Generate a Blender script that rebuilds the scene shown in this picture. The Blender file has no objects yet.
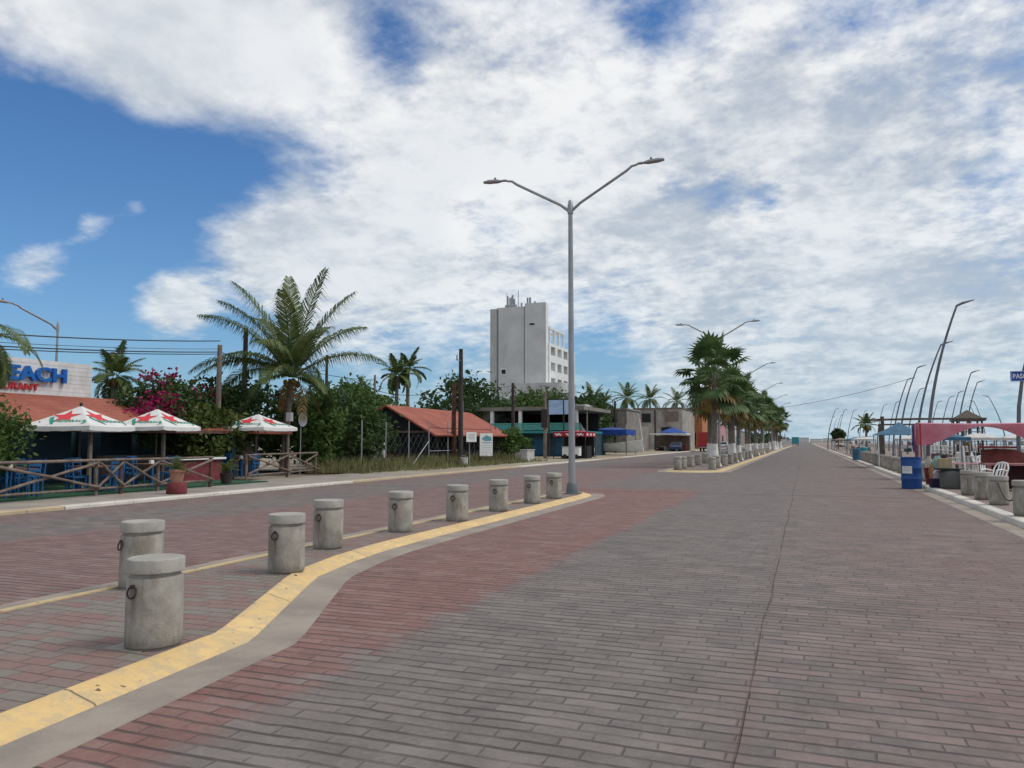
import bpy, math, random
import numpy as np
from mathutils import Vector, Matrix
R = math.radians
sc = bpy.context.scene
col = sc.collection

# ------------------------------------------------------------------ camera
F, H = 768.0, 1.6
PITCH, YAW = R(4.2446), R(20.83)
cam_d = bpy.data.cameras.new('camera')
cam_d.sensor_width = 36; cam_d.lens = 27; cam_d.clip_end = 12000; cam_d.clip_start = 0.05
cam = bpy.data.objects.new('camera', cam_d); col.objects.link(cam)
cam.location = (0, 0, H); cam.rotation_euler = (R(90) + PITCH, 0, YAW)
sc.camera = cam

def ray(px, py):
    dx = (px - 512) / F; dz = (384 - py) / F
    fy = math.cos(PITCH) - dz * math.sin(PITCH); z = math.sin(PITCH) + dz * math.cos(PITCH)
    return (dx * math.cos(YAW) - fy * math.sin(YAW), dx * math.sin(YAW) + fy * math.cos(YAW), z)
def G(px, py, h=0.0):
    X, Y, z = ray(px, py); t = (h - H) / z
    return X * t, Y * t
def atX(px, py, X0):
    X, Y, z = ray(px, py); t = X0 / X
    return X0, Y * t, H + z * t
def atY(px, py, Y0):
    X, Y, z = ray(px, py); t = Y0 / Y
    return X * t, Y0, H + z * t

# ------------------------------------------------------------------ world (sky + clouds)
SUN_EL, SUN_AZ = 52.0, 74.0        # azimuth measured from +Y towards +X
world = bpy.data.worlds.new('World'); sc.world = world; world.use_nodes = True
wn = world.node_tree.nodes; wl = world.node_tree.links; wn.clear()

class NT:
    """tiny node helper"""
    def __init__(s, tree): s.n = tree.nodes; s.l = tree.links
    def new(s, t, **k):
        n = s.n.new(t)
        for a, b in k.items(): setattr(n, a, b)
        return n
    def put(s, sock, v):
        if isinstance(v, bpy.types.NodeSocket): s.l.new(v, sock)
        else: sock.default_value = v
    def m(s, op, a, b=0.0, c=0.0, clamp=False):
        n = s.new('ShaderNodeMath', operation=op, use_clamp=clamp)
        s.put(n.inputs[0], a); s.put(n.inputs[1], b)
        if len(n.inputs) > 2: s.put(n.inputs[2], c)
        return n.outputs[0]
    def vm(s, op, a, b=(0, 0, 0)):
        n = s.new('ShaderNodeVectorMath', operation=op)
        s.put(n.inputs[0], a); s.put(n.inputs[1], b)
        return n.outputs['Value'] if op in ('DOT_PRODUCT', 'LENGTH') else n.outputs[0]
    def ss(s, v, a, b, lo=0.0, hi=1.0):
        n = s.new('ShaderNodeMapRange', interpolation_type='SMOOTHSTEP')
        s.put(n.inputs['Value'], v); n.inputs['From Min'].default_value = a; n.inputs['From Max'].default_value = b
        n.inputs['To Min'].default_value = lo; n.inputs['To Max'].default_value = hi
        return n.outputs[0]
    def noise(s, vec, scale, detail=4, rough=.55, dist=0.0, w=None):
        n = s.new('ShaderNodeTexNoise')
        s.put(n.inputs['Vector'], vec); n.inputs['Scale'].default_value = scale
        n.inputs['Detail'].default_value = detail; n.inputs['Roughness'].default_value = rough
        n.inputs['Distortion'].default_value = dist
        return n.outputs['Fac']
    def mix(s, f, a, b, blend='MIX'):
        n = s.new('ShaderNodeMix', data_type='RGBA', blend_type=blend)
        s.put(n.inputs[0], f); s.put(n.inputs[6], a if isinstance(a, bpy.types.NodeSocket) else (*a, 1) if len(a) == 3 else a)
        s.put(n.inputs[7], b if isinstance(b, bpy.types.NodeSocket) else (*b, 1) if len(b) == 3 else b)
        return n.outputs[2]
    def comb(s, x, y, z):
        n = s.new('ShaderNodeCombineXYZ'); s.put(n.inputs[0], x); s.put(n.inputs[1], y); s.put(n.inputs[2], z)
        return n.outputs[0]

w = NT(world.node_tree)
tc = w.new('ShaderNodeTexCoord'); D = tc.outputs['Generated']
sky = w.new('ShaderNodeTexSky', sky_type='NISHITA', sun_disc=False)
sky.sun_elevation = R(SUN_EL); sky.sun_rotation = R(SUN_AZ)
sky.air_density = 1.1; sky.dust_density = 0.6; sky.ozone_density = 2.5
sep = w.new('ShaderNodeSeparateXYZ'); w.put(sep.inputs[0], D)
dz = w.m('MAXIMUM', sep.outputs[2], 0.0)
den = w.m('MULTIPLY', w.m('ADD', dz, 0.24), .80)
P2 = w.comb(w.m('DIVIDE', sep.outputs[0], den), w.m('DIVIDE', sep.outputs[1], den), 0.0)
big = w.noise(P2, 1.7, 8, .56, .2)
mid = w.noise(w.vm('ADD', P2, (7.3, 2.1, 0)), 5.2, 8, .60, .15)
fine = w.noise(w.vm('ADD', P2, (1.3, 9.1, 0)), 13.0, 6, .60, .1)
curd = w.noise(w.vm('ADD', P2, (5.3, 2.2, 0)), 30.0, 5, .62, .1)
# where the cloud bank thickens or breaks open: directions on the sky dome
BLOBS = [(15, 140, 85, -1.0), (105, 165, 75, -.9), (190, 155, 60, -.8), (275, 140, 48, -.55), (60, 235, 80, -.55), (140, 265, 70, -.6), (15, 330, 90, -.7), (110, 345, 70, -.6), (220, 335, 55, -.5),
         (330, 365, 95, -.40), (440, 362, 60, -.45), (595, 362, 48, -.75), (470, 222, 40, -.62), (500, 228, 26, -.3), (395, 62, 36, -.68), (380, 25, 30, -.25), (335, 178, 36, -.6), (250, 185, 36, -.5),
         (655, 10, 44, -.6), (690, 18, 34, -.25), (722, 190, 26, -.75), (768, 200, 18, -.75), (860, 5, 50, -.45), (675, 185, 18, -.5), (985, 245, 45, -.28), (740, 265, 40, -.15), (620, 345, 40, -.25), (960, 330, 130, .30),
         (190, 35, 95, .70), (270, 70, 75, .60), (60, 15, 100, .55), (150, 95, 50, .55), (430, 200, 110, .35), (158, 303, 36, 1.5), (188, 308, 26, 1.0), (92, 222, 26, 1.8), (138, 206, 18, 1.3), (34, 264, 34, 1.7), (75, 268, 26, .4),
         (255, 245, 62, .75), (330, 265, 90, .60), (400, 270, 110, .40), (430, 150, 80, .30), (620, 250, 200, .30), (850, 150, 220, .34), (650, 100, 160, .25), (820, 340, 200, .25)]
bias = None
for (bx, by, br, bw) in BLOBS:
    d = Vector(ray(bx, by)).normalized()
    t = w.m('SUBTRACT', w.vm('DOT_PRODUCT', D, tuple(d)), 1.0)
    e = w.m('MULTIPLY', w.m('EXPONENT', w.m('MULTIPLY', t, 2.0 / (br / F) ** 2)), bw)
    bias = e if bias is None else w.m('ADD', bias, e)
def dome_blob(px, py, r):
    d = Vector(ray(px, py)).normalized()
    return w.m('EXPONENT', w.m('MULTIPLY', w.m('SUBTRACT', w.vm('DOT_PRODUCT', D, tuple(d)), 1.0), 2.0 / (r / F) ** 2))
soft = w.m('SUBTRACT', 1.0, w.m('MULTIPLY', dome_blob(170, 40, 170), .75))       # the upper left bank is smooth
midc = w.m('SUBTRACT', mid, .5); finec = w.m('MULTIPLY', w.m('SUBTRACT', fine, .5), soft); curdc = w.m('MULTIPLY', w.m('SUBTRACT', curd, .5), soft)
mid = w.m('ADD', w.m('MULTIPLY', midc, w.m('ADD', .4, w.m('MULTIPLY', soft, .6))), .5); fine = w.m('ADD', finec, .5); curd = w.m('ADD', curdc, .5)
cov = w.m('ADD', w.m('ADD', w.m('MULTIPLY', big, .44), w.m('MULTIPLY', mid, .38)), w.m('ADD', w.m('MULTIPLY', fine, .27), w.m('MULTIPLY', curd, .08)))
cov = w.m('SUBTRACT', cov, .045)
cov = w.m('ADD', cov, w.m('MULTIPLY', bias, .34))
# unseen cloud added overhead and behind the viewer, brightening camera-facing fronts
cov = w.m('ADD', cov, w.m('MULTIPLY', w.m('MAXIMUM', w.ss(sep.outputs[1], .25, -.35), w.ss(sep.outputs[2], .52, .75)), .14))
dens = w.ss(cov, .40, .76)
dens = w.m('POWER', dens, .82)
# sunlit puffs against grey bellies
lumn = w.m('ADD', w.m('ADD', w.m('MULTIPLY', w.noise(w.vm('ADD', P2, (3.1, .4, 0)), 2.0, 6, .55, .3), .50), w.m('MULTIPLY', mid, -.34)), w.m('ADD', w.m('MULTIPLY', fine, -.25), w.m('MULTIPLY', curd, -.07)))
lumn = w.m('ADD', w.m('ADD', lumn, .02), w.m('MULTIPLY', dome_blob(450, 190, 160), -.05))
lumn = w.m('ADD', lumn, w.m('MULTIPLY', dome_blob(880, 170, 200), .035))
lum = w.ss(lumn, -.15, .06)
ccol = w.mix(lum, (8.7, 8.75, 8.7), (4.5, 5.0, 5.65))
ccol = w.mix(w.m('MULTIPLY', w.ss(bias, .45, .9), .30), ccol, (6.0, 6.5, 7.2))
blue = w.mix(1.0, sky.outputs[0], (.45, .745, 1.05), 'MULTIPLY')
skyc = w.mix(w.m('MULTIPLY', dens, .95), blue, ccol)
hz = w.m('EXPONENT', w.m('MULTIPLY', dz, -9.0))
skyc = w.mix(w.m('MULTIPLY', hz, .75), skyc, (3.3, 4.9, 6.1))
bg = w.new('ShaderNodeBackground'); bg.inputs['Strength'].default_value = 0.1
w.put(bg.inputs['Color'], skyc)
wo = w.new('ShaderNodeOutputWorld'); w.l.new(bg.outputs[0], wo.inputs[0])

sun_d = bpy.data.lights.new('sun', 'SUN'); sun_d.energy = 1.9; sun_d.angle = R(28); sun_d.color = (1.0, .93, .82)
sun = bpy.data.objects.new('sun', sun_d); col.objects.link(sun)
sdir = Vector((math.sin(R(SUN_AZ)) * math.cos(R(SUN_EL)), math.cos(R(SUN_AZ)) * math.cos(R(SUN_EL)), math.sin(R(SUN_EL))))
sun.rotation_euler = sdir.to_track_quat('Z', 'Y').to_euler()
vs = sc.view_settings
vs.view_transform = 'Standard'; vs.look = 'None'; vs.exposure = 0.12; vs.gamma = 1.0; vs.use_curve_mapping = False
sc.render.engine = 'CYCLES'

# ------------------------------------------------------------------ materials
MATS = {}
def mat(name, c, rough=.65, var=.18, scale=3.0, bump=0.0, metal=0.0, c2=None, detail=5, bscale=None, spec=.4, trans=0.0, stain=None):
    if name in MATS: return MATS[name]
    m = bpy.data.materials.new(name); m.use_nodes = True
    t = NT(m.node_tree); b = t.n['Principled BSDF']
    co = t.new('ShaderNodeTexCoord').outputs['Object']
    oi = t.new('ShaderNodeObjectInfo').outputs['Random']
    co = t.vm('ADD', co, t.comb(t.m('MULTIPLY', oi, 37.0), t.m('MULTIPLY', oi, 11.0), 0.0))
    f = t.ss(t.noise(co, scale, detail, .6), .3, .7)
    lo = tuple(x * (1 - var) for x in c); hi = tuple(min(1, x * (1 + var)) for x in c)
    if c2: lo, hi = c, c2
    cc = t.mix(f, lo, hi)
    if stain:
        s = t.ss(t.noise(t.vm('MULTIPLY', co, (1, 1, .35)), stain[1], 6, .65), stain[2], stain[2] + .16)
        cc = t.mix(t.m('MULTIPLY', s, stain[3]), cc, stain[0])
    t.put(b.inputs['Base Color'], cc)
    b.inputs['Roughness'].default_value = rough; b.inputs['Metallic'].default_value = metal
    b.inputs['Specular IOR Level'].default_value = spec
    if bump:
        bn = t.new('ShaderNodeBump'); bn.inputs['Strength'].default_value = bump; bn.inputs['Distance'].default_value = .02
        t.put(bn.inputs['Height'], t.noise(co, bscale or scale * 6, 6, .65)); t.put(b.inputs['Normal'], bn.outputs[0])
    if trans:
        out = t.n['Material Output']
        tr = t.new('ShaderNodeBsdfTranslucent'); t.put(tr.inputs[0], cc)
        mx = t.new('ShaderNodeMixShader'); mx.inputs[0].default_value = trans
        t.l.new(b.outputs[0], mx.inputs[1]); t.l.new(tr.outputs[0], mx.inputs[2]); t.l.new(mx.outputs[0], out.inputs[0])
    MATS[name] = m
    return m

def brick_mat(name, kind):
    m = bpy.data.materials.new(name); m.use_nodes = True
    t = NT(m.node_tree); b = t.n['Principled BSDF']
    geo = t.new('ShaderNodeNewGeometry').outputs['Position']
    s = t.new('ShaderNodeSeparateXYZ'); t.put(s.inputs[0], geo); X, Y = s.outputs[0], s.outputs[1]
    wob = t.noise(geo, .9, 3); wob2 = t.noise(t.vm('ADD', geo, (40, 3, 0)), 1.1, 3)
    wx = t.m('ADD', X, t.m('MULTIPLY', t.m('SUBTRACT', wob, .5), .10)); wy = t.m('ADD', Y, t.m('MULTIPLY', t.m('SUBTRACT', wob2, .5), .10))
    BW, BH, jh, jv = {'road': (.345, .128, .013, .007), 'island': (.28, .145, .006, .006), 'prom': (.22, .15, .006, .006)}[kind]
    row = t.m('DIVIDE', wy, BH); ri = t.m('FLOOR', row); fy = t.m('MULTIPLY', t.m('SUBTRACT', .5, t.m('ABSOLUTE', t.m('SUBTRACT', t.m('FRACT', row), .5))), BH)
    wn1 = t.new('ShaderNodeTexWhiteNoise', noise_dimensions='1D'); t.put(wn1.inputs['W'], ri)
    shift = t.m('ADD', t.m('MULTIPLY', ri, .5), t.m('MULTIPLY', wn1.outputs['Value'], .34 if kind == 'road' else .06))
    cx = t.m('ADD', t.m('DIVIDE', wx, BW), shift); ci = t.m('FLOOR', cx); fx = t.m('MULTIPLY', t.m('SUBTRACT', .5, t.m('ABSOLUTE', t.m('SUBTRACT', t.m('FRACT', cx), .5))), BW)
    wn2 = t.new('ShaderNodeTexWhiteNoise', noise_dimensions='2D'); t.put(wn2.inputs['Vector'], t.comb(ci, ri, 0.0)); rnd = wn2.outputs['Value']
    jn = t.ss(t.noise(t.vm('MULTIPLY', geo, (.6, 2.5, 1)), 2.2, 5, .65), .30, .62, .30, 1.0)
    jh_ = t.m('MULTIPLY', t.ss(fy, jh * 1.5, jh * .35), jn)
    jv_ = t.m('MULTIPLY', t.ss(fx, jv * 1.5, jv * .35), t.m('MULTIPLY', t.ss(t.noise(t.vm('ADD', geo, (17, 3, 0)), 3.5, 4, .6), .34, .60, .08, 1.0), .6 if kind == 'road' else 1.0))
    jfac = t.m('MAXIMUM', jh_, jv_)
    big = t.noise(geo, .22, 6, .62); mid = t.noise(t.vm('ADD', geo, (9, 5, 0)), 2.6, 9, .72); fine = t.noise(geo, 26.0, 6, .7)
    if kind == 'road':
        grey = t.mix(t.ss(mid, .3, .7), (.138, .119, .111), (.212, .184, .171))
        red = t.mix(t.ss(mid, .3, .7), (.195, .092, .078), (.270, .142, .120))
        brown = t.mix(t.ss(mid, .3, .7), (.162, .118, .108), (.240, .180, .164))
        n1 = t.m('MULTIPLY', t.m('SUBTRACT', big, .5), 1.6)
        # red pigmented strip beside the turning lane
        x1 = t.m('ADD', X, n1)
        rs = t.m('MULTIPLY', t.ss(X, -3.4, -3.85), t.m('MULTIPLY', t.ss(Y, 27, 25), t.ss(t.m('ADD', t.m('MULTIPLY', X, -1.0), t.m('MULTIPLY', Y, -.0)), 0, 1)))
        rs = t.m('MULTIPLY', t.ss(t.m('ADD', t.m('ADD', X, t.m('MULTIPLY', n1, .3)), t.m('MULTIPLY', t.m('SUBTRACT', rnd, .5), t.ss(Y, 9, 4, .08, .30))), -2.95, -3.30), t.ss(t.m('ADD', Y, n1), 27, 24.5))
        rs = t.m('MULTIPLY', rs, t.ss(X, -7.6, -7.3, .0, 1.0))
        # left carriageway bands
        X2 = t.m('ADD', t.m('ADD', X, n1), t.m('MULTIPLY', t.m('SUBTRACT', rnd, .5), .8)); lb = t.m('MULTIPLY', t.ss(X2, -6.9, -7.6), t.ss(X2, -12.2, -11.7))
        lb2 = t.ss(t.m('ADD', X, n1), -14.0, -15.0)
        lb = t.m('MULTIPLY', t.m('MAXIMUM', lb, t.m('MULTIPLY', lb2, .6)), t.ss(Y, 75, 30, .2, .62))
        rb = t.m('MULTIPLY', t.ss(t.m('ADD', x1, t.m('MULTIPLY', t.m('SUBTRACT', rnd, .5), 1.6)), -.6, 1.0), t.ss(Y, 90, 20, .35, 1.0))
        c = t.mix(rb, grey, brown)
        blot = t.m('MULTIPLY', t.ss(t.m('ADD', t.noise(t.vm('ADD', geo, (3, 77, 0)), .5, 6, .6), t.m('MULTIPLY', t.m('SUBTRACT', rnd, .5), .16)), .49, .64), .45)
        c = t.mix(t.m('MULTIPLY', blot, t.ss(X, -2, 2, .2, 1.0)), c, (.175, .105, .095))
        c = t.mix(lb, c, red); c = t.mix(t.m('MULTIPLY', rs, .92), c, red)
        # construction joint with red wash
        jx = t.m('ADD', X, t.m('MULTIPLY', t.m('SUBTRACT', t.noise(geo, .25, 2), .5), .16))
        jd = t.m('ABSOLUTE', t.m('ADD', jx, .38))
        c = t.mix(t.m('MULTIPLY', t.ss(jd, .10, .02), t.ss(Y, 8, 3, .12, .5)), c, (.19, .115, .105))
        joint = t.m('MULTIPLY', t.ss(jd, .010, .003), t.ss(t.noise(geo, 1.5, 3), .3, .6, .35, 1.0))
        jy = t.m('ABSOLUTE', t.m('SUBTRACT', t.m('FRACT', t.m('MULTIPLY', t.m('ADD', Y, 1.2), 1 / 6.15)), .5))
        joint = t.m('MAXIMUM', joint, t.m('MULTIPLY', t.ss(jy, .0030, .0012), .8))
        jy2 = t.m('ABSOLUTE', t.m('SUBTRACT', Y, 24.3)); joint = t.m('MAXIMUM', joint, t.ss(jy2, .10, .05))
        # tyre polish / dust
        c = t.mix(t.m('MULTIPLY', t.ss(t.noise(t.vm('MULTIPLY', geo, (1, .06, 1)), .9, 4), .45, .7), .25), c, (.20, .175, .162))
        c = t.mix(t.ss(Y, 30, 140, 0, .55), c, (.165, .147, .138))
    else:
        k = t.m('ADD', rnd, t.m('MULTIPLY', t.m('SUBTRACT', big, .5), .7))
        if kind == 'island': c = t.mix(t.ss(k, .15, .95), (.215, .190, .165), (.235, .145, .128))
        else: c = t.mix(t.ss(k, .15, .95), (.26, .225, .20), (.25, .165, .15))
        c = t.mix(t.m('MULTIPLY', t.ss(mid, .45, .7), .35), c, (.20, .19, .165))
        joint = 0.0
    dirt = t.ss(t.noise(t.vm('ADD', geo, (1, 1, 4)), 3.0, 8, .7), .55, .75)
    c = t.mix(t.m('MULTIPLY', dirt, .30), c, (.10, .092, .085))
    c = t.mix(t.m('MULTIPLY', t.ss(fine, .35, .75), .42), c, t.mix(1.0, c, (.55, .55, .55), 'MULTIPLY'))
    if kind == 'road':
        c = t.mix(t.m('MULTIPLY', jfac, .82), t.mix(t.m('MULTIPLY', t.m('ABSOLUTE', t.m('SUBTRACT', rnd, .5)), .38), c, t.mix(t.ss(rnd, .49, .51), (.09, .08, .076), (.30, .27, .25))), (.055, .046, .043))
        c = t.mix(t.m('MULTIPLY', joint, .7), c, (.06, .05, .048))
    else:
        c = t.mix(t.m('MULTIPLY', jfac, .65), c, (.07, .062, .056))
    t.put(b.inputs['Base Color'], c)
    b.inputs['Roughness'].default_value = .82; b.inputs['Specular IOR Level'].default_value = .3
    h = t.m('ADD', t.m('MULTIPLY', jfac, -1.0), t.m('ADD', t.m('MULTIPLY', fine, .35), t.m('MULTIPLY', joint, -1.0)))
    bn = t.new('ShaderNodeBump'); bn.inputs['Strength'].default_value = .8; bn.inputs['Distance'].default_value = .016
    t.put(bn.inputs['Height'], h); t.put(b.inputs['Normal'], bn.outputs[0])
    return m

def kerb_mat(name, paint, under, wear=.56):
    m = bpy.data.materials.new(name); m.use_nodes = True
    t = NT(m.node_tree); b = t.n['Principled BSDF']
    geo = t.new('ShaderNodeNewGeometry').outputs['Position']
    f = t.noise(geo, 7.0, 8, .72); g = t.noise(geo, 1.2, 5, .6); chip = t.noise(t.vm('ADD', geo, (4, 4, 4)), 11.0, 3, .5)
    c = t.mix(t.ss(g, .3, .7), tuple(x * .80 for x in paint), paint)
    c = t.mix(t.m('MULTIPLY', t.ss(f, wear, wear + .14), .75), c, under)
    c = t.mix(t.m('MULTIPLY', t.ss(t.noise(geo, 34.0, 4, .7), .42, .70), .40), c, under)
    c = t.mix(t.ss(chip, .685, .72), c, (.11, .09, .06))
    sp = t.new('ShaderNodeSeparateXYZ'); t.put(sp.inputs[0], geo)
    cj = t.m('ABSOLUTE', t.m('SUBTRACT', t.m('FRACT', t.m('ADD', t.m('MULTIPLY', sp.outputs[1], 1 / 2.9), .27)), .5))
    c = t.mix(t.m('MULTIPLY', t.ss(cj, .0045, .0018), .75), c, (.07, .055, .04))
    t.put(b.inputs['Base Color'], c); b.inputs['Roughness'].default_value = .75
    bn = t.new('ShaderNodeBump'); bn.inputs['Strength'].default_value = .5; bn.inputs['Distance'].default_value = .012
    t.put(bn.inputs['Height'], f); t.put(b.inputs['Normal'], bn.outputs[0])
    return m

M_ROAD = brick_mat('stamped_road', 'road'); M_ISL = brick_mat('island_pavers', 'island'); M_PROM = brick_mat('promenade_pavers', 'prom')
M_YEL = kerb_mat('yellow_kerb_paint', (.73, .50, .21), (.47, .37, .22), .44); M_YEL2 = kerb_mat('faded_yellow_kerb', (.58, .44, .22), (.38, .32, .22), .48); M_WHT = kerb_mat('white_kerb_paint', (.66, .62, .55), (.36, .31, .25), .52)
M_GUT = mat('gutter_concrete', (.275, .235, .198), .85, .18, 1.6, .4, bscale=40)
M_SIDE = mat('sidewalk_concrete', (.27, .24, .21), .9, .2, .8, .3, bscale=30)
M_SAND = mat('sandy_ground', (.34, .29, .22), .95, .2, .15, .3, c2=(.25, .22, .16), bscale=3)
M_CONC = mat('bollard_concrete', (.32, .297, .258), .85, .2, 5, .35, bscale=55, stain=((.16, .135, .10), 4.0, .47, .6))
M_CONC2 = mat('bollard_cap', (.345, .325, .29), .85, .15, 5, .35, bscale=55, stain=((.17, .155, .13), 8.0, .55, .4))
def weather_bollards(m):
    # rust runs below the iron ring, grime splashed round the foot
    t = NT(m.node_tree); b = t.n['Principled BSDF']; src = b.inputs['Base Color'].links[0].from_socket
    co = t.new('ShaderNodeTexCoord').outputs['Object']; oi = t.new('ShaderNodeObjectInfo').outputs['Random']
    sp = t.new('ShaderNodeSeparateXYZ'); t.put(sp.inputs[0], co)
    n = t.noise(t.vm('ADD', t.vm('MULTIPLY', co, (1, 1, .25)), t.comb(t.m('MULTIPLY', oi, 9.0), 0.0, 0.0)), 22.0, 5, .65)
    run = t.m('MULTIPLY', t.ss(t.m('ADD', t.m('ABSOLUTE', sp.outputs[0]), t.m('MULTIPLY', t.m('SUBTRACT', n, .5), .05)), .035, .008), t.m('MULTIPLY', t.ss(sp.outputs[2], .12, .40), t.ss(sp.outputs[2], .50, .44)))
    run = t.m('MULTIPLY', run, t.ss(sp.outputs[1], -.05, -.15))
    c = t.mix(t.m('MULTIPLY', run, t.m('ADD', .25, t.m('MULTIPLY', oi, .45))), src, (.13, .065, .03))
    foot = t.m('MULTIPLY', t.ss(t.m('ADD', sp.outputs[2], t.m('MULTIPLY', t.m('SUBTRACT', n, .5), .16)), .11, .01), .55)
    c = t.mix(foot, c, (.12, .10, .075))
    scuff = t.ss(t.noise(t.vm('ADD', t.vm('MULTIPLY', co, (1, 1, .6)), t.comb(0.0, t.m('MULTIPLY', oi, 21.0), 0.0)), 9.0, 7, .75), .62, .70)
    c = t.mix(t.m('MULTIPLY', scuff, .5), c, (.20, .135, .085)); t.put(b.inputs['Base Color'], c)
weather_bollards(M_CONC)
M_RUST = mat('rusty_iron', (.045, .03, .022), .8, .4, 20, .3)
M_GALV = mat('galvanised_steel', (.30, .31, .32), .5, .12, 2, 0, .35)
M_DGREY = mat('dark_grey_steel', (.13, .145, .16), .55, .15, 2, 0, .2)
M_BLACK = mat('black_rubber', (.02, .02, .022), .7)
M_WOODL = mat('grey_log_wood', (.11, .08, .065), .85, .3, 4, .4, c2=(.22, .17, .14))
M_WOODR = mat('red_brown_wood', (.10, .045, .035), .7, .3, 5)
M_POLE = mat('tarred_pole_wood', (.045, .036, .032), .85, .3, 3, .3)
M_DRIFT = mat('driftwood', (.10, .082, .068), .9, .3, 3, .3); M_POLE2 = mat('weathered_pole_wood', (.19, .155, .13), .9, .25, 3, .3)
M_TILE = None
M_WHITE = mat('white_paint', (.72, .72, .70), .55, .08, 2)
M_WHITED = mat('weathered_white', (.52, .51, .49), .8, .14, .6, stain=((.36, .35, .33), .5, .50, .55))
M_BLUE = mat('blue_furniture_paint', (.012, .085, .21), .5, .35, 5)
M_BARREL = mat('blue_barrel_plastic', (.008, .058, .235), .45, .15, 3, stain=((.04, .07, .15), 5., .56, .4))
M_RED = mat('red_paint', (.36, .03, .03), .5, .15, 3)
M_TEAL = mat('teal_paint', (.03, .25, .28), .5, .15, 3)
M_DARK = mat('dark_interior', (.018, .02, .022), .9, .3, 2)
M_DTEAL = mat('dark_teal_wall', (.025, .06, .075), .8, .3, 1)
M_GLASS = mat('dark_glass', (.02, .025, .03), .15, .1)
M_LETB = mat('blue_letters', (.005, .11, .40), .4, .1); M_LETR = mat('red_letters', (.42, .03, .035), .5, .1)
M_STAR = mat('red_star_print', (.60, .035, .045), .6, .08); M_GREEN = mat('green_print', (.02, .26, .19), .6, .1)
M_CANV = mat('white_canvas', (.82, .82, .80), .8, .05, 3, trans=.25)
M_PINK = mat('faded_pink_canvas', (.56, .17, .23), .8, .12, 1.0, c2=(.70, .34, .40), trans=.25)
M_REDC = mat('red_canvas', (.42, .03, .05), .8, .12, 2, trans=.2)
M_BLUEC = mat('blue_tarp', (.02, .08, .36), .6, .2, 2, trans=.2)
M_BLUEC2 = mat('slate_blue_tarp', (.06, .15, .25), .7, .2, 2, trans=.2)
M_BLOCK = mat('grey_block_wall', (.22, .20, .175), .9, .2, 1.5, .3, stain=((.11, .10, .085), .9, .52, .6))
M_BRICKW = mat('brown_block_wall', (.20, .15, .125), .9, .2, 1.5, .3)
M_RAIL = mat('teal_railing', (.12, .42, .38), .6, .15)
M_GREYB = mat('grey_bare_concrete', (.56, .555, .54), .85, .1, .35, .1, stain=((.40, .40, .39), .35, .52, .5), detail=8)
M_CLAY = mat('clay_pot', (.38, .19, .13), .8, .2); M_REDB = mat('maroon_brick', (.16, .03, .035), .8, .3)
M_SIGNB = mat('pale_blue_sign', (.36, .50, .72), .5, .15, 1.5); M_SIGNBLUE = mat('road_sign_blue', (.01, .06, .32), .4, .1)
M_HULL = mat('boat_hull_white', (.66, .65, .61), .45, .1, 2, stain=((.40, .36, .30), 1.2, .60, .4))
M_THATCH = mat('palm_thatch', (.10, .083, .068), .95, .35, 6, .5)
M_TURF = mat('green_turf', (.018, .07, .035), .95, .25, 5)

def leafmat(name, a, b, tr=.3, scale=1.2): return mat(name, a, .55, .2, scale, c2=b, trans=tr, spec=.3)
L_DARK = leafmat('dark_leaves', (.026, .058, .017), (.065, .115, .030))
L_MID = leafmat('mid_green_leaves', (.045, .100, .022), (.105, .170, .040))
L_OLIVE = leafmat('olive_leaves', (.055, .085, .018), (.11, .135, .032))
L_PALM = leafmat('palm_fronds', (.050, .092, .026), (.140, .175, .055), .25, 2)
L_FAN = leafmat('fan_palm_leaves', (.040, .092, .030), (.120, .180, .062), .25, 1.5)
L_DEAD = leafmat('dead_palm_leaves', (.15, .09, .03), (.29, .21, .07), .2, 2)
L_MAG = leafmat('magenta_bracts', (.22, .008, .06), (.40, .025, .13), .3, 3)
L_GRASS = leafmat('dry_grass', (.10, .115, .045), (.26, .24, .11), .3, .8)
L_FAR = leafmat('distant_leaves', (.030, .060, .030), (.060, .095, .045), .2, .5)
M_BARK = mat('palm_bark', (.17, .145, .12), .95, .3, 5, .6, bscale=14)
M_TWIG = mat('bark', (.11, .085, .06), .95, .3, 5, .4)
M_LIME = mat('lime_washed_bark', (.66, .65, .62), .9, .12, 4, .5, bscale=14)

def tile_material():
    m = bpy.data.materials.new('red_roof_tiles'); m.use_nodes = True
    t = NT(m.node_tree); b = t.n['Principled BSDF']
    geo = t.new('ShaderNodeNewGeometry').outputs['Position']
    s = t.new('ShaderNodeSeparateXYZ'); t.put(s.inputs[0], geo)
    wv = t.m('SINE', t.m('MULTIPLY', s.outputs[1], 2 * math.pi / .22))
    rowv = t.m('FRACT', t.m('MULTIPLY', s.outputs[0], 1 / .38))
    n = t.noise(geo, 1.0, 6, .6); f = t.noise(geo, 9, 4)
    c = t.mix(t.ss(n, .3, .7), (.30, .075, .048), (.40, .125, .08))
    c = t.mix(t.m('MULTIPLY', t.ss(f, .5, .72), .5), c, (.20, .065, .05))
    c = t.mix(t.m('MULTIPLY', t.ss(rowv, .12, .02), .5), c, (.12, .04, .03))
    t.put(b.inputs['Base Color'], c); b.inputs['Roughness'].default_value = .8
    bn = t.new('ShaderNodeBump'); bn.inputs['Strength'].default_value = .7; bn.inputs['Distance'].default_value = .05
    t.put(bn.inputs['Height'], t.m('ADD', wv, t.m('MULTIPLY', rowv, .6))); t.put(b.inputs['Normal'], bn.outputs[0])
    return m
M_TILE = tile_material()

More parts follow.
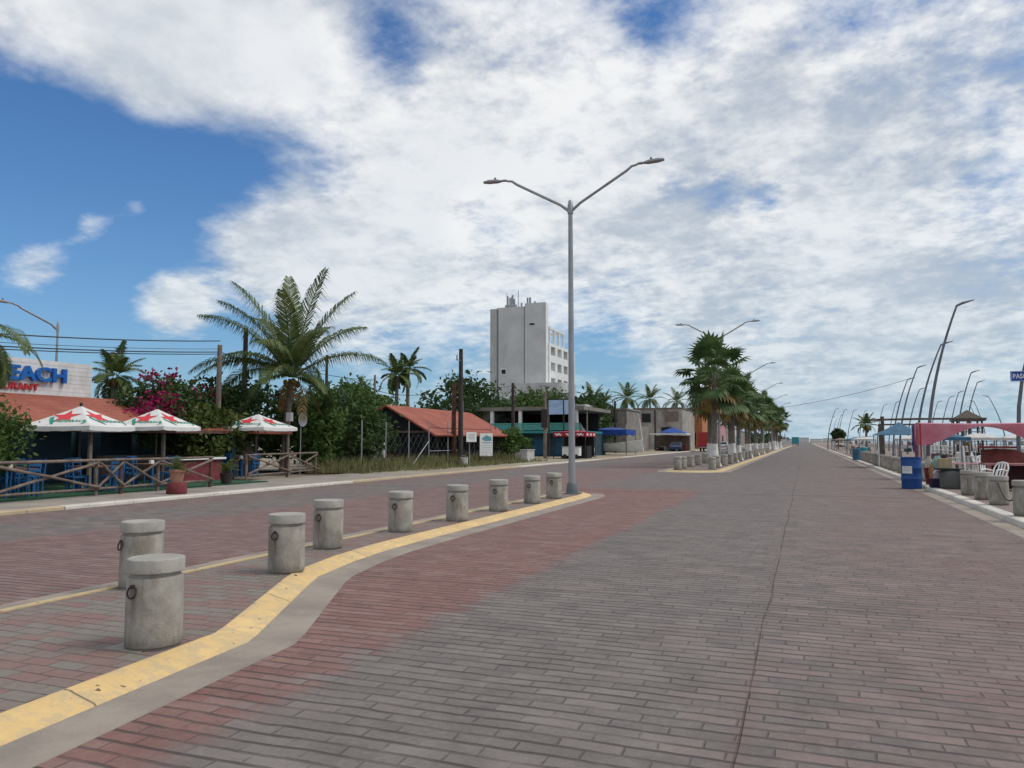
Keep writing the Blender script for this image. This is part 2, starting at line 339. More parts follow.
# ------------------------------------------------------------------ mesh helpers
class MB:
    def __init__(s): s.v = []; s.f = []; s.mi = []
    def add(s, verts, faces, mi=0):
        o = len(s.v); s.v += [tuple(p) for p in verts]
        for f in faces: s.f.append(tuple(i + o for i in f)); s.mi.append(mi)
        return s
    def box(s, c, d, rz=0.0, mi=0, M=None):
        x, y, z = d[0] / 2, d[1] / 2, d[2] / 2
        vs = [Vector((a * x, b * y, e * z)) for a in (-1, 1) for b in (-1, 1) for e in (-1, 1)]
        if rz: rm = Matrix.Rotation(rz, 3, 'Z'); vs = [rm @ p for p in vs]
        if M is not None: vs = [M @ p for p in vs]
        vs = [p + Vector(c) for p in vs]
        return s.add(vs, [(0, 1, 3, 2), (4, 6, 7, 5), (0, 4, 5, 1), (2, 3, 7, 6), (0, 2, 6, 4), (1, 5, 7, 3)], mi)
    def bar(s, a, b, wd, ht, mi=0):
        a = Vector(a); b = Vector(b); d = b - a
        M = d.to_track_quat('Y', 'Z').to_matrix()
        return s.box((a + b) / 2, (wd, d.length, ht), 0, mi, M)
    def tube(s, pts, r, n=8, cap=True, mi=0):
        pts = [Vector(p) for p in pts]; k = len(pts)
        rr = r if isinstance(r, (list, tuple)) else [r] * k
        vs = []; up = None
        for i, p in enumerate(pts):
            d = (pts[min(i + 1, k - 1)] - pts[max(i - 1, 0)]).normalized()
            if up is None: up = Vector((0, 0, 1)) if abs(d.z) < .9 else Vector((1, 0, 0))
            a = d.cross(up).normalized(); b = a.cross(d).normalized(); up = b
            for j in range(n):
                t = 2 * math.pi * j / n
                vs.append(p + (a * math.cos(t) + b * math.sin(t)) * rr[i])
        fs = [(i * n + j, i * n + (j + 1) % n, (i + 1) * n + (j + 1) % n, (i + 1) * n + j) for i in range(k - 1) for j in range(n)]
        if cap: fs += [tuple(range(n))[::-1], tuple((k - 1) * n + j for j in range(n))]
        return s.add(vs, fs, mi)
    def lathe(s, prof, n=24, c=(0, 0, 0), mi=0):
        vs = []; k = len(prof)
        for r, z in prof:
            for j in range(n):
                t = 2 * math.pi * j / n
                vs.append((c[0] + r * math.cos(t), c[1] + r * math.sin(t), c[2] + z))
        fs = [(i * n + j, i * n + (j + 1) % n, (i + 1) * n + (j + 1) % n, (i + 1) * n + j) for i in range(k - 1) for j in range(n)]
        fs += [tuple(range(n))[::-1], tuple((k - 1) * n + j for j in range(n))]
        return s.add(vs, fs, mi)
    def torus(s, c, R1, r, axis_u, axis_v, n=18, m=6, mi=0):
        u = Vector(axis_u); v = Vector(axis_v); wv = u.cross(v); c = Vector(c); vs = []
        for i in range(n):
            t = 2 * math.pi * i / n; d = u * math.cos(t) + v * math.sin(t)
            for j in range(m):
                q = 2 * math.pi * j / m
                vs.append(c + d * (R1 + r * math.cos(q)) + wv * r * math.sin(q))
        fs = [(i * m + j, i * m + (j + 1) % m, ((i + 1) % n) * m + (j + 1) % m, ((i + 1) % n) * m + j) for i in range(n) for j in range(m)]
        return s.add(vs, fs, mi)
    def prism(s, poly, z0, z1, mi=0):
        n = len(poly)
        return s.add([(x, y, z0) for x, y in poly] + [(x, y, z1) for x, y in poly],
                     [tuple(range(n))[::-1], tuple(range(n, 2 * n))] + [(i, (i + 1) % n, n + (i + 1) % n, n + i) for i in range(n)], mi)
    def slab(s, quad, th, mi=0):
        q = [Vector(p) for p in quad]; n = (q[1] - q[0]).cross(q[2] - q[0]).normalized() * th; k = len(q)
        return s.add(q + [p - n for p in q], [tuple(range(k)), tuple(range(2 * k - 1, k - 1, -1))] + [(i, k + i, k + (i + 1) % k, (i + 1) % k) for i in range(k)], mi)
    def build(s, name, mats, parent=None, smooth=False, ang=40):
        me = bpy.data.meshes.new(name); me.from_pydata(s.v, [], s.f)
        if not isinstance(mats, (list, tuple)): mats = [mats]
        for m in mats: me.materials.append(m)
        if len(mats) > 1: me.polygons.foreach_set('material_index', s.mi)
        if smooth:
            me.polygons.foreach_set('use_smooth', [True] * len(me.polygons))
            me.set_sharp_from_angle(angle=R(ang))
        me.update()
        o = bpy.data.objects.new(name, me); col.objects.link(o)
        if parent: o.parent = parent
        return o

def tag(o, label, cat, group=None, kind=None):
    if label: o['label'] = label
    if cat: o['category'] = cat
    if group: o['group'] = group
    if kind: o['kind'] = kind
    return o
def thing(name, label, cat, loc=(0, 0, 0), rz=0.0, group=None):
    o = bpy.data.objects.new(name, None); col.objects.link(o)
    o.empty_display_size = .2
    o.location = loc; o.rotation_euler = (0, 0, rz)
    return tag(o, label, cat, group)
def structure(name, mb, m, label, cat, smooth=False):
    o = mb.build(name, m, None, smooth); return tag(o, label, cat, None, 'structure')
def copy_tree(o, parent=None):
    c = o.copy(); col.objects.link(c)
    if parent: c.parent = parent
    for ch in list(o.children): copy_tree(ch, c)
    return c
def dup(src, loc, rz=0.0, label=None, scale=None):
    c = copy_tree(src); c.location = loc; c.rotation_euler = (0, 0, rz)
    if scale: c.scale = (scale,) * 3 if not isinstance(scale, tuple) else scale
    if label: c['label'] = label
    return c
ORD = ['first', 'second', 'third', 'fourth', 'fifth', 'sixth', 'seventh', 'eighth', 'ninth', 'tenth', 'eleventh', 'twelfth', 'thirteenth',
       'fourteenth', 'fifteenth', 'sixteenth', 'seventeenth', 'eighteenth', 'nineteenth', 'twentieth', 'twenty-first', 'twenty-second', 'twenty-third', 'twenty-fourth']

def text_mb(mb, txt, M, size=1.0, ext=.02, off=0.0, mi=0, shear=0.0, sx=1.0, align='LEFT'):
    cu = bpy.data.curves.new('t', 'FONT'); cu.body = txt; cu.size = size; cu.extrude = ext; cu.offset = off; cu.shear = shear
    cu.align_x = align; cu.resolution_u = 3
    ob = bpy.data.objects.new('t', cu); me = bpy.data.meshes.new_from_object(ob)
    mb.add([M @ Vector((v.co.x * sx, v.co.y, v.co.z)) for v in me.vertices], [tuple(p.vertices) for p in me.polygons], mi)
    bpy.data.objects.remove(ob); bpy.data.curves.remove(cu); bpy.data.meshes.remove(me)

# ------------------------------------------------------------------ ground, road, kerbs
HI, HL, HR = .06, .06, .12           # island / left walk / promenade heights
structure('ground', MB().add([(-4000, -60, -.06), (60, -60, -.06), (60, 5000, -.06), (-4000, 5000, -.06)], [(0, 1, 2, 3)]), M_SAND, 'sandy ground around the boulevard', 'ground')
structure('road', MB().add([(-16.2, -12, 0), (3.7, -12, 0), (3.7, 900, 0), (-16.2, 900, 0)], [(0, 1, 2, 3)]), M_ROAD,
          'wide boulevard of stamped grey and red concrete bricks', 'road')
M_SEA = mat('sea_water', (.05, .09, .10), .12, .2, .02)
structure('sea', MB().add([(60, -60, -.3), (6000, -60, -.3), (6000, 9000, -.3), (60, 9000, -.3)], [(0, 1, 2, 3)]), M_SEA, 'grey blue sea along the right horizon', 'sea')

def sweep(path, prof, closed=False):
    """profile (offset to the right of travel, z) swept along a 2D path"""
    mb = MB(); n = len(path); k = len(prof); vs = []
    for i, p in enumerate(path):
        a = Vector(path[i - 1] if (i > 0 or closed) else path[i]); b = Vector(path[(i + 1) % n] if (i < n - 1 or closed) else path[i])
        p = Vector(p)
        d1 = (p - a).normalized() if (p - a).length > 1e-6 else (b - p).normalized()
        d2 = (b - p).normalized() if (b - p).length > 1e-6 else d1
        n1 = Vector((d1.y, -d1.x)); n2 = Vector((d2.y, -d2.x)); nn = (n1 + n2).normalized(); nn = nn / max(.5, nn.dot(n1))
        for off, z in prof: vs.append((p.x + nn.x * off, p.y + nn.y * off, z))
    m = n if closed else n - 1
    mb.add(vs, [(i * k + j, ((i + 1) % n) * k + j, ((i + 1) % n) * k + j + 1, i * k + j + 1) for i in range(m) for j in range(k - 1)])
    return mb
def smooth_path(pts, it=2):
    for _ in range(it):
        q = [pts[0]]
        for a, b in zip(pts, pts[1:]):
            q += [(a[0] * .75 + b[0] * .25, a[1] * .75 + b[1] * .25), (a[0] * .25 + b[0] * .75, a[1] * .25 + b[1] * .75)]
        pts = q + [pts[-1]]
    return pts
# traffic island nearest the camera: travel down its right side, round the tip, back along the left
right_edge = smooth_path([(-4.16, -10), (-4.19, 2.2), (-4.45, 5.02), (-4.53, 5.22), (-5.5, 7.3), (-5.68, 7.75), (-5.92, 8.9), (-6.04, 10.0), (-6.07, 11.2), (-6.07, 14), (-6.07, 21.2)], 0)
tip = [(-6.12, 21.9), (-6.28, 22.35), (-6.45, 22.5), (-6.62, 22.35), (-6.75, 21.9)]
left_edge = [(-6.80, 21.2), (-6.80, 14), (-6.80, 8), (-6.80, 2), (-6.80, -10)]
outl = right_edge + tip + left_edge
structure('island_paving', MB().prism(outl, -.05, HI), M_ISL, 'paved top of the near traffic island in pink and grey blocks', 'paving')
ir = right_edge + tip[:3]
structure('yellow_kerb', sweep(ir, [(-.002, HI - .03), (0, HI + .012), (.05, HI + .010), (.09, HI - .004), (.25, .016), (.28, -.01)]), M_YEL, 'broad worn yellow sloping kerb of the near traffic island', 'kerb', True)
structure('gutter', sweep(ir, [(.27, -.01), (.275, .006), (.655, .005), (.66, -.01)]), M_GUT, 'grey concrete gutter beside the broad yellow kerb', 'gutter')
il = tip[2:] + left_edge
structure('yellow_kerb', sweep(il, [(-.002, HI - .03), (0, HI + .012), (.10, HI + .010), (.15, HI - .01), (.20, .01), (.21, -.01)]), M_YEL2, 'thin yellow kerb line on the far side of the near traffic island', 'kerb', True)
structure('gutter', sweep(il, [(.19, -.01), (.21, .006), (.58, .005), (.59, -.01)]), M_GUT, 'grey gutter strip on the far side of the near traffic island', 'gutter')
# second island with the palms
X0, X1, Y0, Y1 = -6.75, -4.35, 40.2, 420
o2 = [(X1, Y1), (X1, Y0 + 1.2), (X1 - .35, Y0 + .35), (X1 - 1.0, Y0), (X0 + .9, Y0), (X0 + .25, Y0 + .35), (X0, Y0 + 1.2), (X0, Y1)]
structure('island_paving', MB().prism(o2, -.05, HI + .02), M_ISL, 'paved top of the palm tree island further along the boulevard', 'paving')
structure('yellow_kerb', sweep(o2[::-1], [(-.002, HI - .03), (0, HI + .03), (.10, HI + .028), (.32, .014), (.34, -.01)]), M_YEL2, 'faded yellow kerb around the palm tree island', 'kerb')
structure('gutter', sweep(o2[::-1], [(.33, -.01), (.335, .006), (.70, .005), (.71, -.01)]), M_GUT, 'grey gutter around the palm tree island', 'gutter')
# left sidewalk
def strip(x0, x1, y0, y1, z): return MB().add([(x0, y0, z), (x1, y0, z), (x1, y1, z), (x0, y1, z)], [(0, 1, 2, 3)])
structure('sidewalk', strip(-20.4, -16.54, -10, 33, HL - .004), M_SIDE, 'grey concrete sidewalk in front of the restaurant terrace', 'sidewalk')
structure('dirt_verge', strip(-30, -16.54, 33, 300, HL - .008), M_SAND, 'pale sandy verge along the left kerb', 'verge')
def kerbL(y0, y1, m, lab):
    structure('kerb', sweep([(-16.2, y0), (-16.2, y1)], [(-.36, HL - .06), (-.34, HL + .02), (-.03, HL + .016), (0, HL), (.005, -.01)]), m, lab, 'kerb')
M_BEIGE = kerb_mat('beige_kerb', (.50, .39, .25), (.36, .29, .21))
kerbL(-10, 13.2, M_BEIGE, 'faded yellow left kerb before the white stretch'); kerbL(13.22, 25.5, M_WHT, 'white painted left kerb below the umbrellas')
kerbL(25.52, 44, M_BEIGE, 'sand coloured left kerb beside the grassy verge'); kerbL(44.02, 64, M_WHT, 'white left kerb in front of the teal balcony building'); kerbL(64.02, 72, M_BEIGE, 'worn left kerb by the red stall')
kerbL(72.02, 260, M_WHT, 'white far left kerb beside the boats')
# right promenade
structure('promenade', strip(3.93, 17, -10, 420, HR - .006), M_PROM, 'pink and grey paved promenade behind the right kerb', 'promenade')
structure('kerb', sweep([(3.7, 420), (3.7, 26.5), (3.72, 24.6), (3.72, -10)], [(-.235, HR - .06), (-.23, HR), (-.03, HR - .004), (0, HR - .02), (.02, -.01)]), M_WHT, 'white painted kerb along the promenade', 'kerb')
structure('gutter', sweep([(3.7, 420), (3.7, -10)], [(.015, -.01), (.02, .006), (.38, .005), (.39, -.01)]), M_GUT, 'grey gutter along the promenade kerb', 'gutter')
structure('terrace_floor', MB().box((-23.0, 14, .05), (8.0, 20, .10)), M_TURF, 'dark green artificial turf of the restaurant terrace', 'floor')

# ------------------------------------------------------------------ bollards
rng = random.Random(4)
bo = thing('concrete_bollard', 'x', 'bollard', (0, 0, 0), 0, 'concrete bollards')
MB().lathe([(.196, 0), (.198, .018), (.209, .022), (.210, .03), (.210, .525), (.203, .543), (.186, .548), (.184, .556)], 40).build('body', M_CONC, bo, True, 35)
MB().lathe([(.182, .550), (.182, .574), (.190, .576), (.210, .578), (.215, .584), (.215, .672), (.209, .682), (.200, .686), (.188, .683), (.0005, .680)], 40).build('cap', M_CONC2, bo, True, 35)
rb = MB(); rb.torus((0, -.228, .445), .043, .0075, Vector((1, 0, 0)), Vector((0, .18, 1)).normalized(), 20, 7); rb.tube([(0, -.20, .49), (0, -.234, .49)], .014, 8)
rb.build('iron_ring', M_RUST, bo, True)
bo_far = thing('concrete_bollard', 'x', 'bollard', (0, 0, 0), 0, 'concrete bollards')
for ch in bo.children:
    if ch.name.split('.')[0] != 'iron_ring': c = ch.copy(); col.objects.link(c); c.parent = bo_far
near = [(-4.65, 4.59, 'concrete bollard nearest the camera, with brown scrapes, beside the yellow kerb', 1),
        (-6.63, 6.34, 'concrete bollard half hidden behind the nearest one, ring on its left edge', 1),
        (-5.76, 7.65, 'concrete bollard standing alone on a pale pad where the yellow kerb bends', 1),
        (-6.47, 9.54, 'fourth bollard along the near island, just behind the kerb bend', 0),
        (-6.49, 11.70, 'fifth bollard along the near island, left of the widest gap to the pole', 0),
        (-6.33, 13.65, 'sixth bollard along the near island, fourth back from the lamp post', 0),
        (-6.35, 15.86, 'bollard third from the near street lamp on the yellow kerb island', 0),
        (-6.36, 18.12, 'bollard second from the near street lamp on the yellow kerb island', 0),
        (-6.35, 19.86, 'bollard right beside the near double street lamp', 0)]
M_PAD = mat('pad_concrete', (.30, .285, .25), .9, .2, 3, .3)
for i, (x, y, lab, pad) in enumerate(near):
    b = bo if i == 0 else copy_tree(bo)
    b.location = (x, y, HI); b['label'] = lab
    b.rotation_euler = (R(rng.uniform(-.4, .4)), R(rng.uniform(-.4, .4)), R(0 if i != 1 else -22) + rng.uniform(-.08, .08)); s = (1 if i else .968) + rng.uniform(-.012, .012); b.scale = (s, s, s)
    if pad:
        p = MB(); p.prism([(-.27, -.22), (.08, -.22), (.08, .22), (-.27, .22)], -.02, .0045)
        po = p.build('footing_pad', M_PAD, b)
used_far = [False]
def far_bollard(x, y, z, lab):
    if not used_far[0]: b = bo_far; used_far[0] = True
    else: b = copy_tree(bo_far)
    b.location = (x, y, z); b.rotation_euler = (0, 0, rng.uniform(0, 6)); b['label'] = lab; s = 1 + rng.uniform(-.03, .03); b.scale = (s, s, s)
ly = [41.2, 43.1, 46.2, 50, 53.8, 57.6, 61.4, 65.2, 69, 73, 77, 81, 85, 89]
for i, y in enumerate(ly): far_bollard(-6.35 + rng.uniform(-.05, .05), y, HI + .02, '%s bollard of the left row on the palm island, counting from its near tip' % ORD[i])
ry = [42.6, 45.2, 49.5, 53.3, 57.2, 61, 64.8, 68.6, 72.4, 76.2, 80, 84, 88, 92, 96, 100, 105, 110]
for i, y in enumerate(ry): far_bollard(-4.72 + rng.uniform(-.04, .04), y, HI + .02, '%s bollard of the right row on the palm island, counting from its near tip' % ORD[i])
rr = [(4.05, 17.95, 'promenade bollard cut by the right edge of the photo, holding the rope end'), (4.2, 20.95, 'promenade bollard with a black rope hanging from its side'),
      (4.22, 22.7, 'middle one of the three promenade bollards left of the rope'), (4.2, 24.4, 'leftmost of the three promenade bollards left of the rope, near the plastic chair')]
for x, y, lab in rr: far_bollard(x, y, HR, lab)
for i in range(19): far_bollard(4.2 + rng.uniform(-.05, .05), 32.2 + 2.05 * i, HR, '%s bollard in the promenade row beyond the blue barrel, counting away from it' % ORD[i])
rp = MB(); pts = []
for k in range(13):
    t = k / 12; x = 4.2 + (4.05 - 4.2) * t; y = 20.72 + (18.18 - 20.72) * t
    pts.append((x - .05, y, HR + .50 - .34 * 4 * t * (1 - t) * (1 - .2 * t)))
rp.tube(pts, .016, 7); tag(rp.build('rope', M_BLACK, None, True), 'black rope sagging between two promenade bollards', 'rope')

# ------------------------------------------------------------------ street lamps
def street_lamp(loc, lab, arms=(-1, 1), h=8.62, rz=0.0, span=2.42, rise=.88, k=1.0):
    t = thing('street_lamp', lab, 'street lamp', loc, rz, 'street lamps on the islands' if len(arms) == 2 else None)
    MB().lathe([(.24, 0), (.24, .03), (.17, .04), (.15, .28), (.11, .33)], 16).build('base', M_DGREY, t, True)
    MB().lathe([(.105 * k, .30), (.098 * k, 1.0), (.066 * k, h - .25), (.066 * k, h - .24)], 16).build('pole', M_GALV, t, True)
    c = MB(); c.lathe([(.088 * k, h - .28), (.088 * k, h - .02), (.07 * k, h + .02), (.065 * k, h + .10), (.04 * k, h + .13)], 12)
    c.build('collar', M_GALV, t, True)
    for s in arms:
        pts = [(s * .06, 0, h - .18)]
        for q_ in range(9):
            u = q_ / 8; pts.append((s * (.3 + (span - 1.0) * u), 0, h - .02 + rise * (u * .92 + .04)))
        pts += [(s * (span - .55), 0, h + rise + .06), (s * (span - .38), 0, h + rise + .09)]
        MB().tube(pts, [.05] + [.042] * 9 + [.038, .034], 8).build('arm', M_GALV, t, True)
        hd = MB(); x0 = span - .40
        for (a, b, wd, z0, z1) in [(0, .22, .07, -.02, .05), (.2, .80, .125, -.05, .075)]:
            n = 8; vs = []
            secs = [(a, .5), (a + (b - a) * .25, .95), (a + (b - a) * .7, 1.0), (b, .55)]
            for (u, sc_) in secs:
                for j in range(n):
                    q = 2 * math.pi * (j + .5) / n
                    vs.append((s * (x0 + u), math.cos(q) * wd * sc_, h + rise + .10 + .04 * u + (z1 if math.sin(q) > 0 else -z0) * math.sin(q) * sc_))
            hd.add(vs, [(i * n + j, i * n + (j + 1) % n, (i + 1) * n + (j + 1) % n, (i + 1) * n + j) for i in range(3) for j in range(n)] + [tuple(range(n)), tuple(3 * n + j for j in range(n))])
        ho = hd.build('lamp_head', M_GALV, t, True)
        MB().lathe([(.035, 0), (.035, .05), (.02, .06)], 8, (s * (x0 + .42), 0, h + rise + .19)).build('photocell', M_DGREY, ho)
    return t
street_lamp((-6.40, 21.75, HI), 'tall grey double arm street lamp at the tip of the near island')
for y, lab in [(54, 'double arm street lamp rising above the first island palm'), (84, 'second double arm lamp above the island palms, one head showing'),
               (114, 'third double arm lamp over the island palms'), (144, 'fourth double arm lamp over the island palms'), (174, 'farthest double arm lamp over the island palms')]:
    street_lamp((-5.45, y, HI + .02), lab)
street_lamp((-28.5, 22.56, 0.0), 'single arm street lamp behind the restaurant roof sign', (-1,), 6.35, R(82), 2.15, .5, .62)

# curved promenade lamps
def curved_lamp(x, y, side, k, lab, h=7.3):
    t = thing('curved_lamp_post', lab, 'lamp post', (x, y, HR if x < 17 else 0), 0, 'curved lamp posts of the promenade')
    pts = []; n = 12
    for i in range(n + 1):
        u = i / n; pts.append((side * k * (u ** 2.0), 0, h * u))
    MB().tube(pts, [.085 - .045 * i / n for i in range(n + 1)], 8).build('pole', M_DGREY, t, True)
    MB().lathe([(.2, 0), (.2, .03), (.12, .05), (.11, .25)], 10).build('base', M_DGREY, t, True)
    e = Vector(pts[-1]); hd = MB(); hd.tube([e + Vector((-side * .03, 0, -.04)), e + Vector((side * .2, 0, .07)), e + Vector((side * .66, 0, .19))], [.05, .06, .02], 6)
    hd.build('lamp_head', M_DGREY, t, True)
CL = [(4.9, 37.3, 1, 1.35), (6.3, 52.4, 1, 1.55), (7.0, 68.2, 1, 1.5), (7.8, 81.2, 1, 1.45), (10.8, 97.3, 1, 1.45), (12.1, 74.9, 1, 1.3), (14.9, 87.8, 1, 1.3), (16.2, 105.1, 1, 1.2),
      (16.9, 116.6, 1, 1.3), (17.2, 127.7, 1, 1.2), (24.1, 114.6, -1, 1.75), (24.4, 127.5, -1, 1.4), (3.9, 152.8, 1, 1.5), (5.9, 158.6, 1, 1.2), (7.5, 159.2, 1, 1.3), (11, 138.9, 1, 1.2), (11.8, 128.8, 1, 1.2),
      (9.9, 165.4, 1, 1.2), (6.5, 190, 1, 1.3), (5.2, 205, 1, 1.3), (6.8, 225, 1, 1.3), (28, 150, -1, 1.4)]
labs = ['tallest curved lamp post, rising from behind the pink canopy', 'slimmer curved lamp post crossing behind the tallest one', 'curved lamp post above the slate blue tarp', 'curved lamp post just left of the one above the slate tarp',
        'thin curved lamp post between the slate tarp and the tallest post', 'curved lamp post rising left of the thatched lookout hut, the higher one', 'curved lamp post rising right behind the thatched lookout hut',
        'short curved lamp post just left of the thatched hut', 'second short curved lamp post left of the thatched hut', 'third short curved lamp post left of the thatched hut',
        'curved lamp post leaning left, nearest to the blue road sign', 'curved lamp post leaning left, further from the blue road sign', 'leftmost large curved lamp post far down the promenade',
        'second of the distant curved lamp posts from the left', 'third of the distant curved lamp posts from the left', 'distant curved lamp post above the small far palm', 'distant curved lamp post left of the wooden beam',
        'faint distant curved lamp post left of the small far palm'] + ['tiny curved lamp post near the end of the boulevard'] * 3 + ['faint lamp post leaning left far out over the beach']
for (x, y, s, k), lab in zip(CL, labs): curved_lamp(x, y, s, k, lab)
# sign post
t = thing('road_sign', 'blue overhead road sign reading PASO on a curved grey post', 'road sign', (8.85, 40, HR))
MB().tube([(0, 0, 0), (.02, 0, 1.5), (.10, 0, 3.0), (.30, 0, 4.4), (.55, 0, 5.4)], [.09, .085, .08, .07, .06], 10).build('post', M_DGREY, t, True)
MB().lathe([(.18, 0), (.18, .03), (.11, .05)], 10).build('base', M_DGREY, t)
pn = MB().box((.85, -.13, 4.36), (2.1, .03, .46)).build('panel', M_SIGNBLUE, t)
bd = MB()
for dx, dzz, wx, wz in [(0, .215, 2.06, .015), (0, -.215, 2.06, .015), (-1.02, 0, .015, .415), (1.02, 0, .015, .415)]: bd.box((.85 + dx, -.149, 4.36 + dzz), (wx, .006, wz))
bd.build('border', M_WHITE, pn)
tm = MB(); text_mb(tm, 'PASO', Matrix.Translation((-.12, -.150, 4.255)) @ Matrix.Rotation(R(90), 4, 'X'), .30, .003, .006, sx=.80); tm.build('lettering', M_WHITE, pn)

# ------------------------------------------------------------------ vegetation
def leafquads(mb, P, size, rg, up=.35, mi=0, asp=1.7):
    for p in P:
        n = Vector((rg.gauss(0, 1), rg.gauss(0, 1), rg.gauss(0, 1) + up)).normalized()
        a = n.orthogonal().normalized(); a.rotate(Matrix.Rotation(rg.uniform(0, 6.28), 3, n)); b = n.cross(a)
        s = size * rg.uniform(.6, 1.35); l = s * asp / 2; q = s / 2
        p = Vector(p)
        mb.add([p - a * l, p - b * q * .9 + n * q * .25, p + a * l - n * q * .3, p + b * q * .9 + n * q * .25], [(0, 1, 2, 3)], mi)
def clump_points(c, r, nclump, nleaf, rg, low=-.6, shell=.62, cs=.36):
    pts = []
    for _ in range(nclump):
        while True:
            d = Vector((rg.gauss(0, 1), rg.gauss(0, 1), rg.gauss(0, 1))).normalized()
            if d.z > low: break
        k = rg.uniform(shell, 1.05)
        cc = Vector((c[0] + d.x * r[0] * k, c[1] + d.y * r[1] * k, c[2] + d.z * r[2] * k))
        s = cs * rg.uniform(.6, 1.25)
        for _ in range(nleaf):
            e = Vector((rg.gauss(0, .5), rg.gauss(0, .5), rg.gauss(0, .42)))
            pts.append((cc.x + e.x * r[0] * s, cc.y + e.y * r[1] * s, max(.05, cc.z + e.z * r[2] * s)))
    return pts
def tree(name, lab, cat, x, y, r, zc, m, n=(60, 40), size=.22, seed=1, group=None, trunk=.14, low=-.6, z0=0.0, flowers=None, names=('trunk', 'crown')):
    rg = random.Random(seed); t = thing(name, lab, cat, (x, y, z0), 0, group)
    mb = MB(); top = zc + r[2] * .25
    mb.tube([(0, 0, 0), (rg.uniform(-.1, .1), rg.uniform(-.1, .1), top * .5), (rg.uniform(-.2, .2), rg.uniform(-.2, .2), top)], [trunk, trunk * .75, trunk * .4], 8)
    for _ in range(7):
        a = rg.uniform(0, 6.28); s = Vector((0, 0, top * rg.uniform(.3, .75))); e = Vector((math.cos(a) * r[0] * .75, math.sin(a) * r[1] * .75, zc + r[2] * rg.uniform(-.3, .6)))
        mb.tube([s, (s + e) / 2 + Vector((0, 0, .12 * r[2])), e], [trunk * .45, trunk * .3, trunk * .12], 6)
    mb.build(names[0], M_TWIG, t, True)
    cb = MB(); pts = clump_points((0, 0, zc), r, n[0], n[1], rg, low)
    leafquads(cb, pts, size, rg); cb.build(names[1], m, t)
    if flowers:
        fb = MB(); fp = []
        for (fx, fy, fz, fr, k) in flowers: fp += [(fx + rg.gauss(0, fr), fy + rg.gauss(0, fr), fz + rg.gauss(0, fr * .8)) for _ in range(k)]
        leafquads(fb, fp, .13, rg, asp=1.2); fb.build('blossoms', L_MAG, t)
    return t

def frond(mb, base, az, el, L, bend, rg, nl=34, ll=.24, wid=.05, mi=0, roll=0.0, dr=1.0):
    p = Vector(base); d_el = el; seg = 14; pts = [p.copy()]; dirs = []
    for i in range(seg):
        u = (i + .5) / seg; e = el - bend * (u ** 1.4)
        d = Vector((math.cos(az) * math.cos(e), math.sin(az) * math.cos(e), math.sin(e))); dirs.append(d); p = p + d * (L / seg); pts.append(p.copy())
    mb.tube(pts, [.035 * L / 4 * (1 - .85 * i / seg) for i in range(seg + 1)], 5, False, mi)
    side0 = Vector((-math.sin(az), math.cos(az), 0))
    for k in range(nl):
        u = .12 + .88 * (k + rg.uniform(0, .8)) / nl; fi = min(seg - 1, int(u * seg)); fr = u * seg - fi
        q = pts[fi].lerp(pts[fi + 1], min(1, fr)); d = dirs[fi]; nrm = side0.cross(d)
        if nrm.z < 0: nrm = -nrm
        ln = L * ll * (math.sin(math.pi * min(.97, .18 + u * .78)) ** .7) * rg.uniform(.85, 1.1)
        for s in (-1, 1):
            o = (side0 * s * math.cos(roll) + nrm * .25 * rg.uniform(.2, 1.2) + d * (.55 + .5 * u)).normalized()
            m1 = q + o * ln * .5; o2 = (o + Vector((0, 0, -1)) * dr * rg.uniform(.45, 1.1)).normalized(); e = m1 + o2 * ln * .5
            wv = o.cross(nrm).normalized() * wid * .5
            mb.add([q - wv * .6, q + wv * .6, m1 + wv, m1 - wv, e], [(0, 1, 2, 3), (3, 2, 4)], mi)

def coconut(lab, x, y, zc, L, nf, seed, lean=(0, 0), group=None, ll=.24, wid=.055, tr=.17, dead=3, z0=0.0, els=(80, -25), nl=34, bd=(28, 62)):
    rg = random.Random(seed); t = thing('coconut_palm', lab, 'palm tree', (x, y, z0), 0, group)
    pts = []; rad = []
    for i in range(11):
        u = i / 10; pts.append((lean[0] * u * u, lean[1] * u * u, zc * u)); rad.append(tr * (1.5 - .5 * min(1, u * 5)) * (1 - .25 * u) * (1 + (.03 if i % 2 else 0)))
    MB().tube(pts, rad, 10).build('trunk', M_BARK, t, True)
    mb = MB(); c = Vector((lean[0], lean[1], zc))
    for i in range(nf):
        az = i * 2.39996 + rg.uniform(-.25, .25); u = (i + .5) / nf
        el = R(els[0] + (els[1] - els[0]) * u + rg.uniform(-7, 7)); bend = R(bd[0] + bd[1] * u + rg.uniform(-8, 12))
        frond(mb, c + Vector((math.cos(az) * .1, math.sin(az) * .1, .12)), az, el, L * rg.uniform(.86, 1.08), bend, rg, nl, ll=ll, wid=wid)
    mb.build('crown', L_PALM, t)
    if dead:
        db = MB()
        for i in range(dead):
            az = i * 2.1 + rg.uniform(-.4, .4); frond(db, c + Vector((math.cos(az) * .12, math.sin(az) * .12, -.1)), az, R(-35), L * .5, R(50), rg, 20, .3, .04)
        for _ in range(7):
            a = rg.uniform(0, 6.28); db.lathe([(.02, -.13), (.10, -.06), (.12, .02), (.07, .11), (.01, .14)], 8, (c.x + math.cos(a) * .28, c.y + math.sin(a) * .28, c.z - .22 + rg.uniform(-.12, .1)))
        db.build('dead_fronds', L_DEAD, t)
    return t

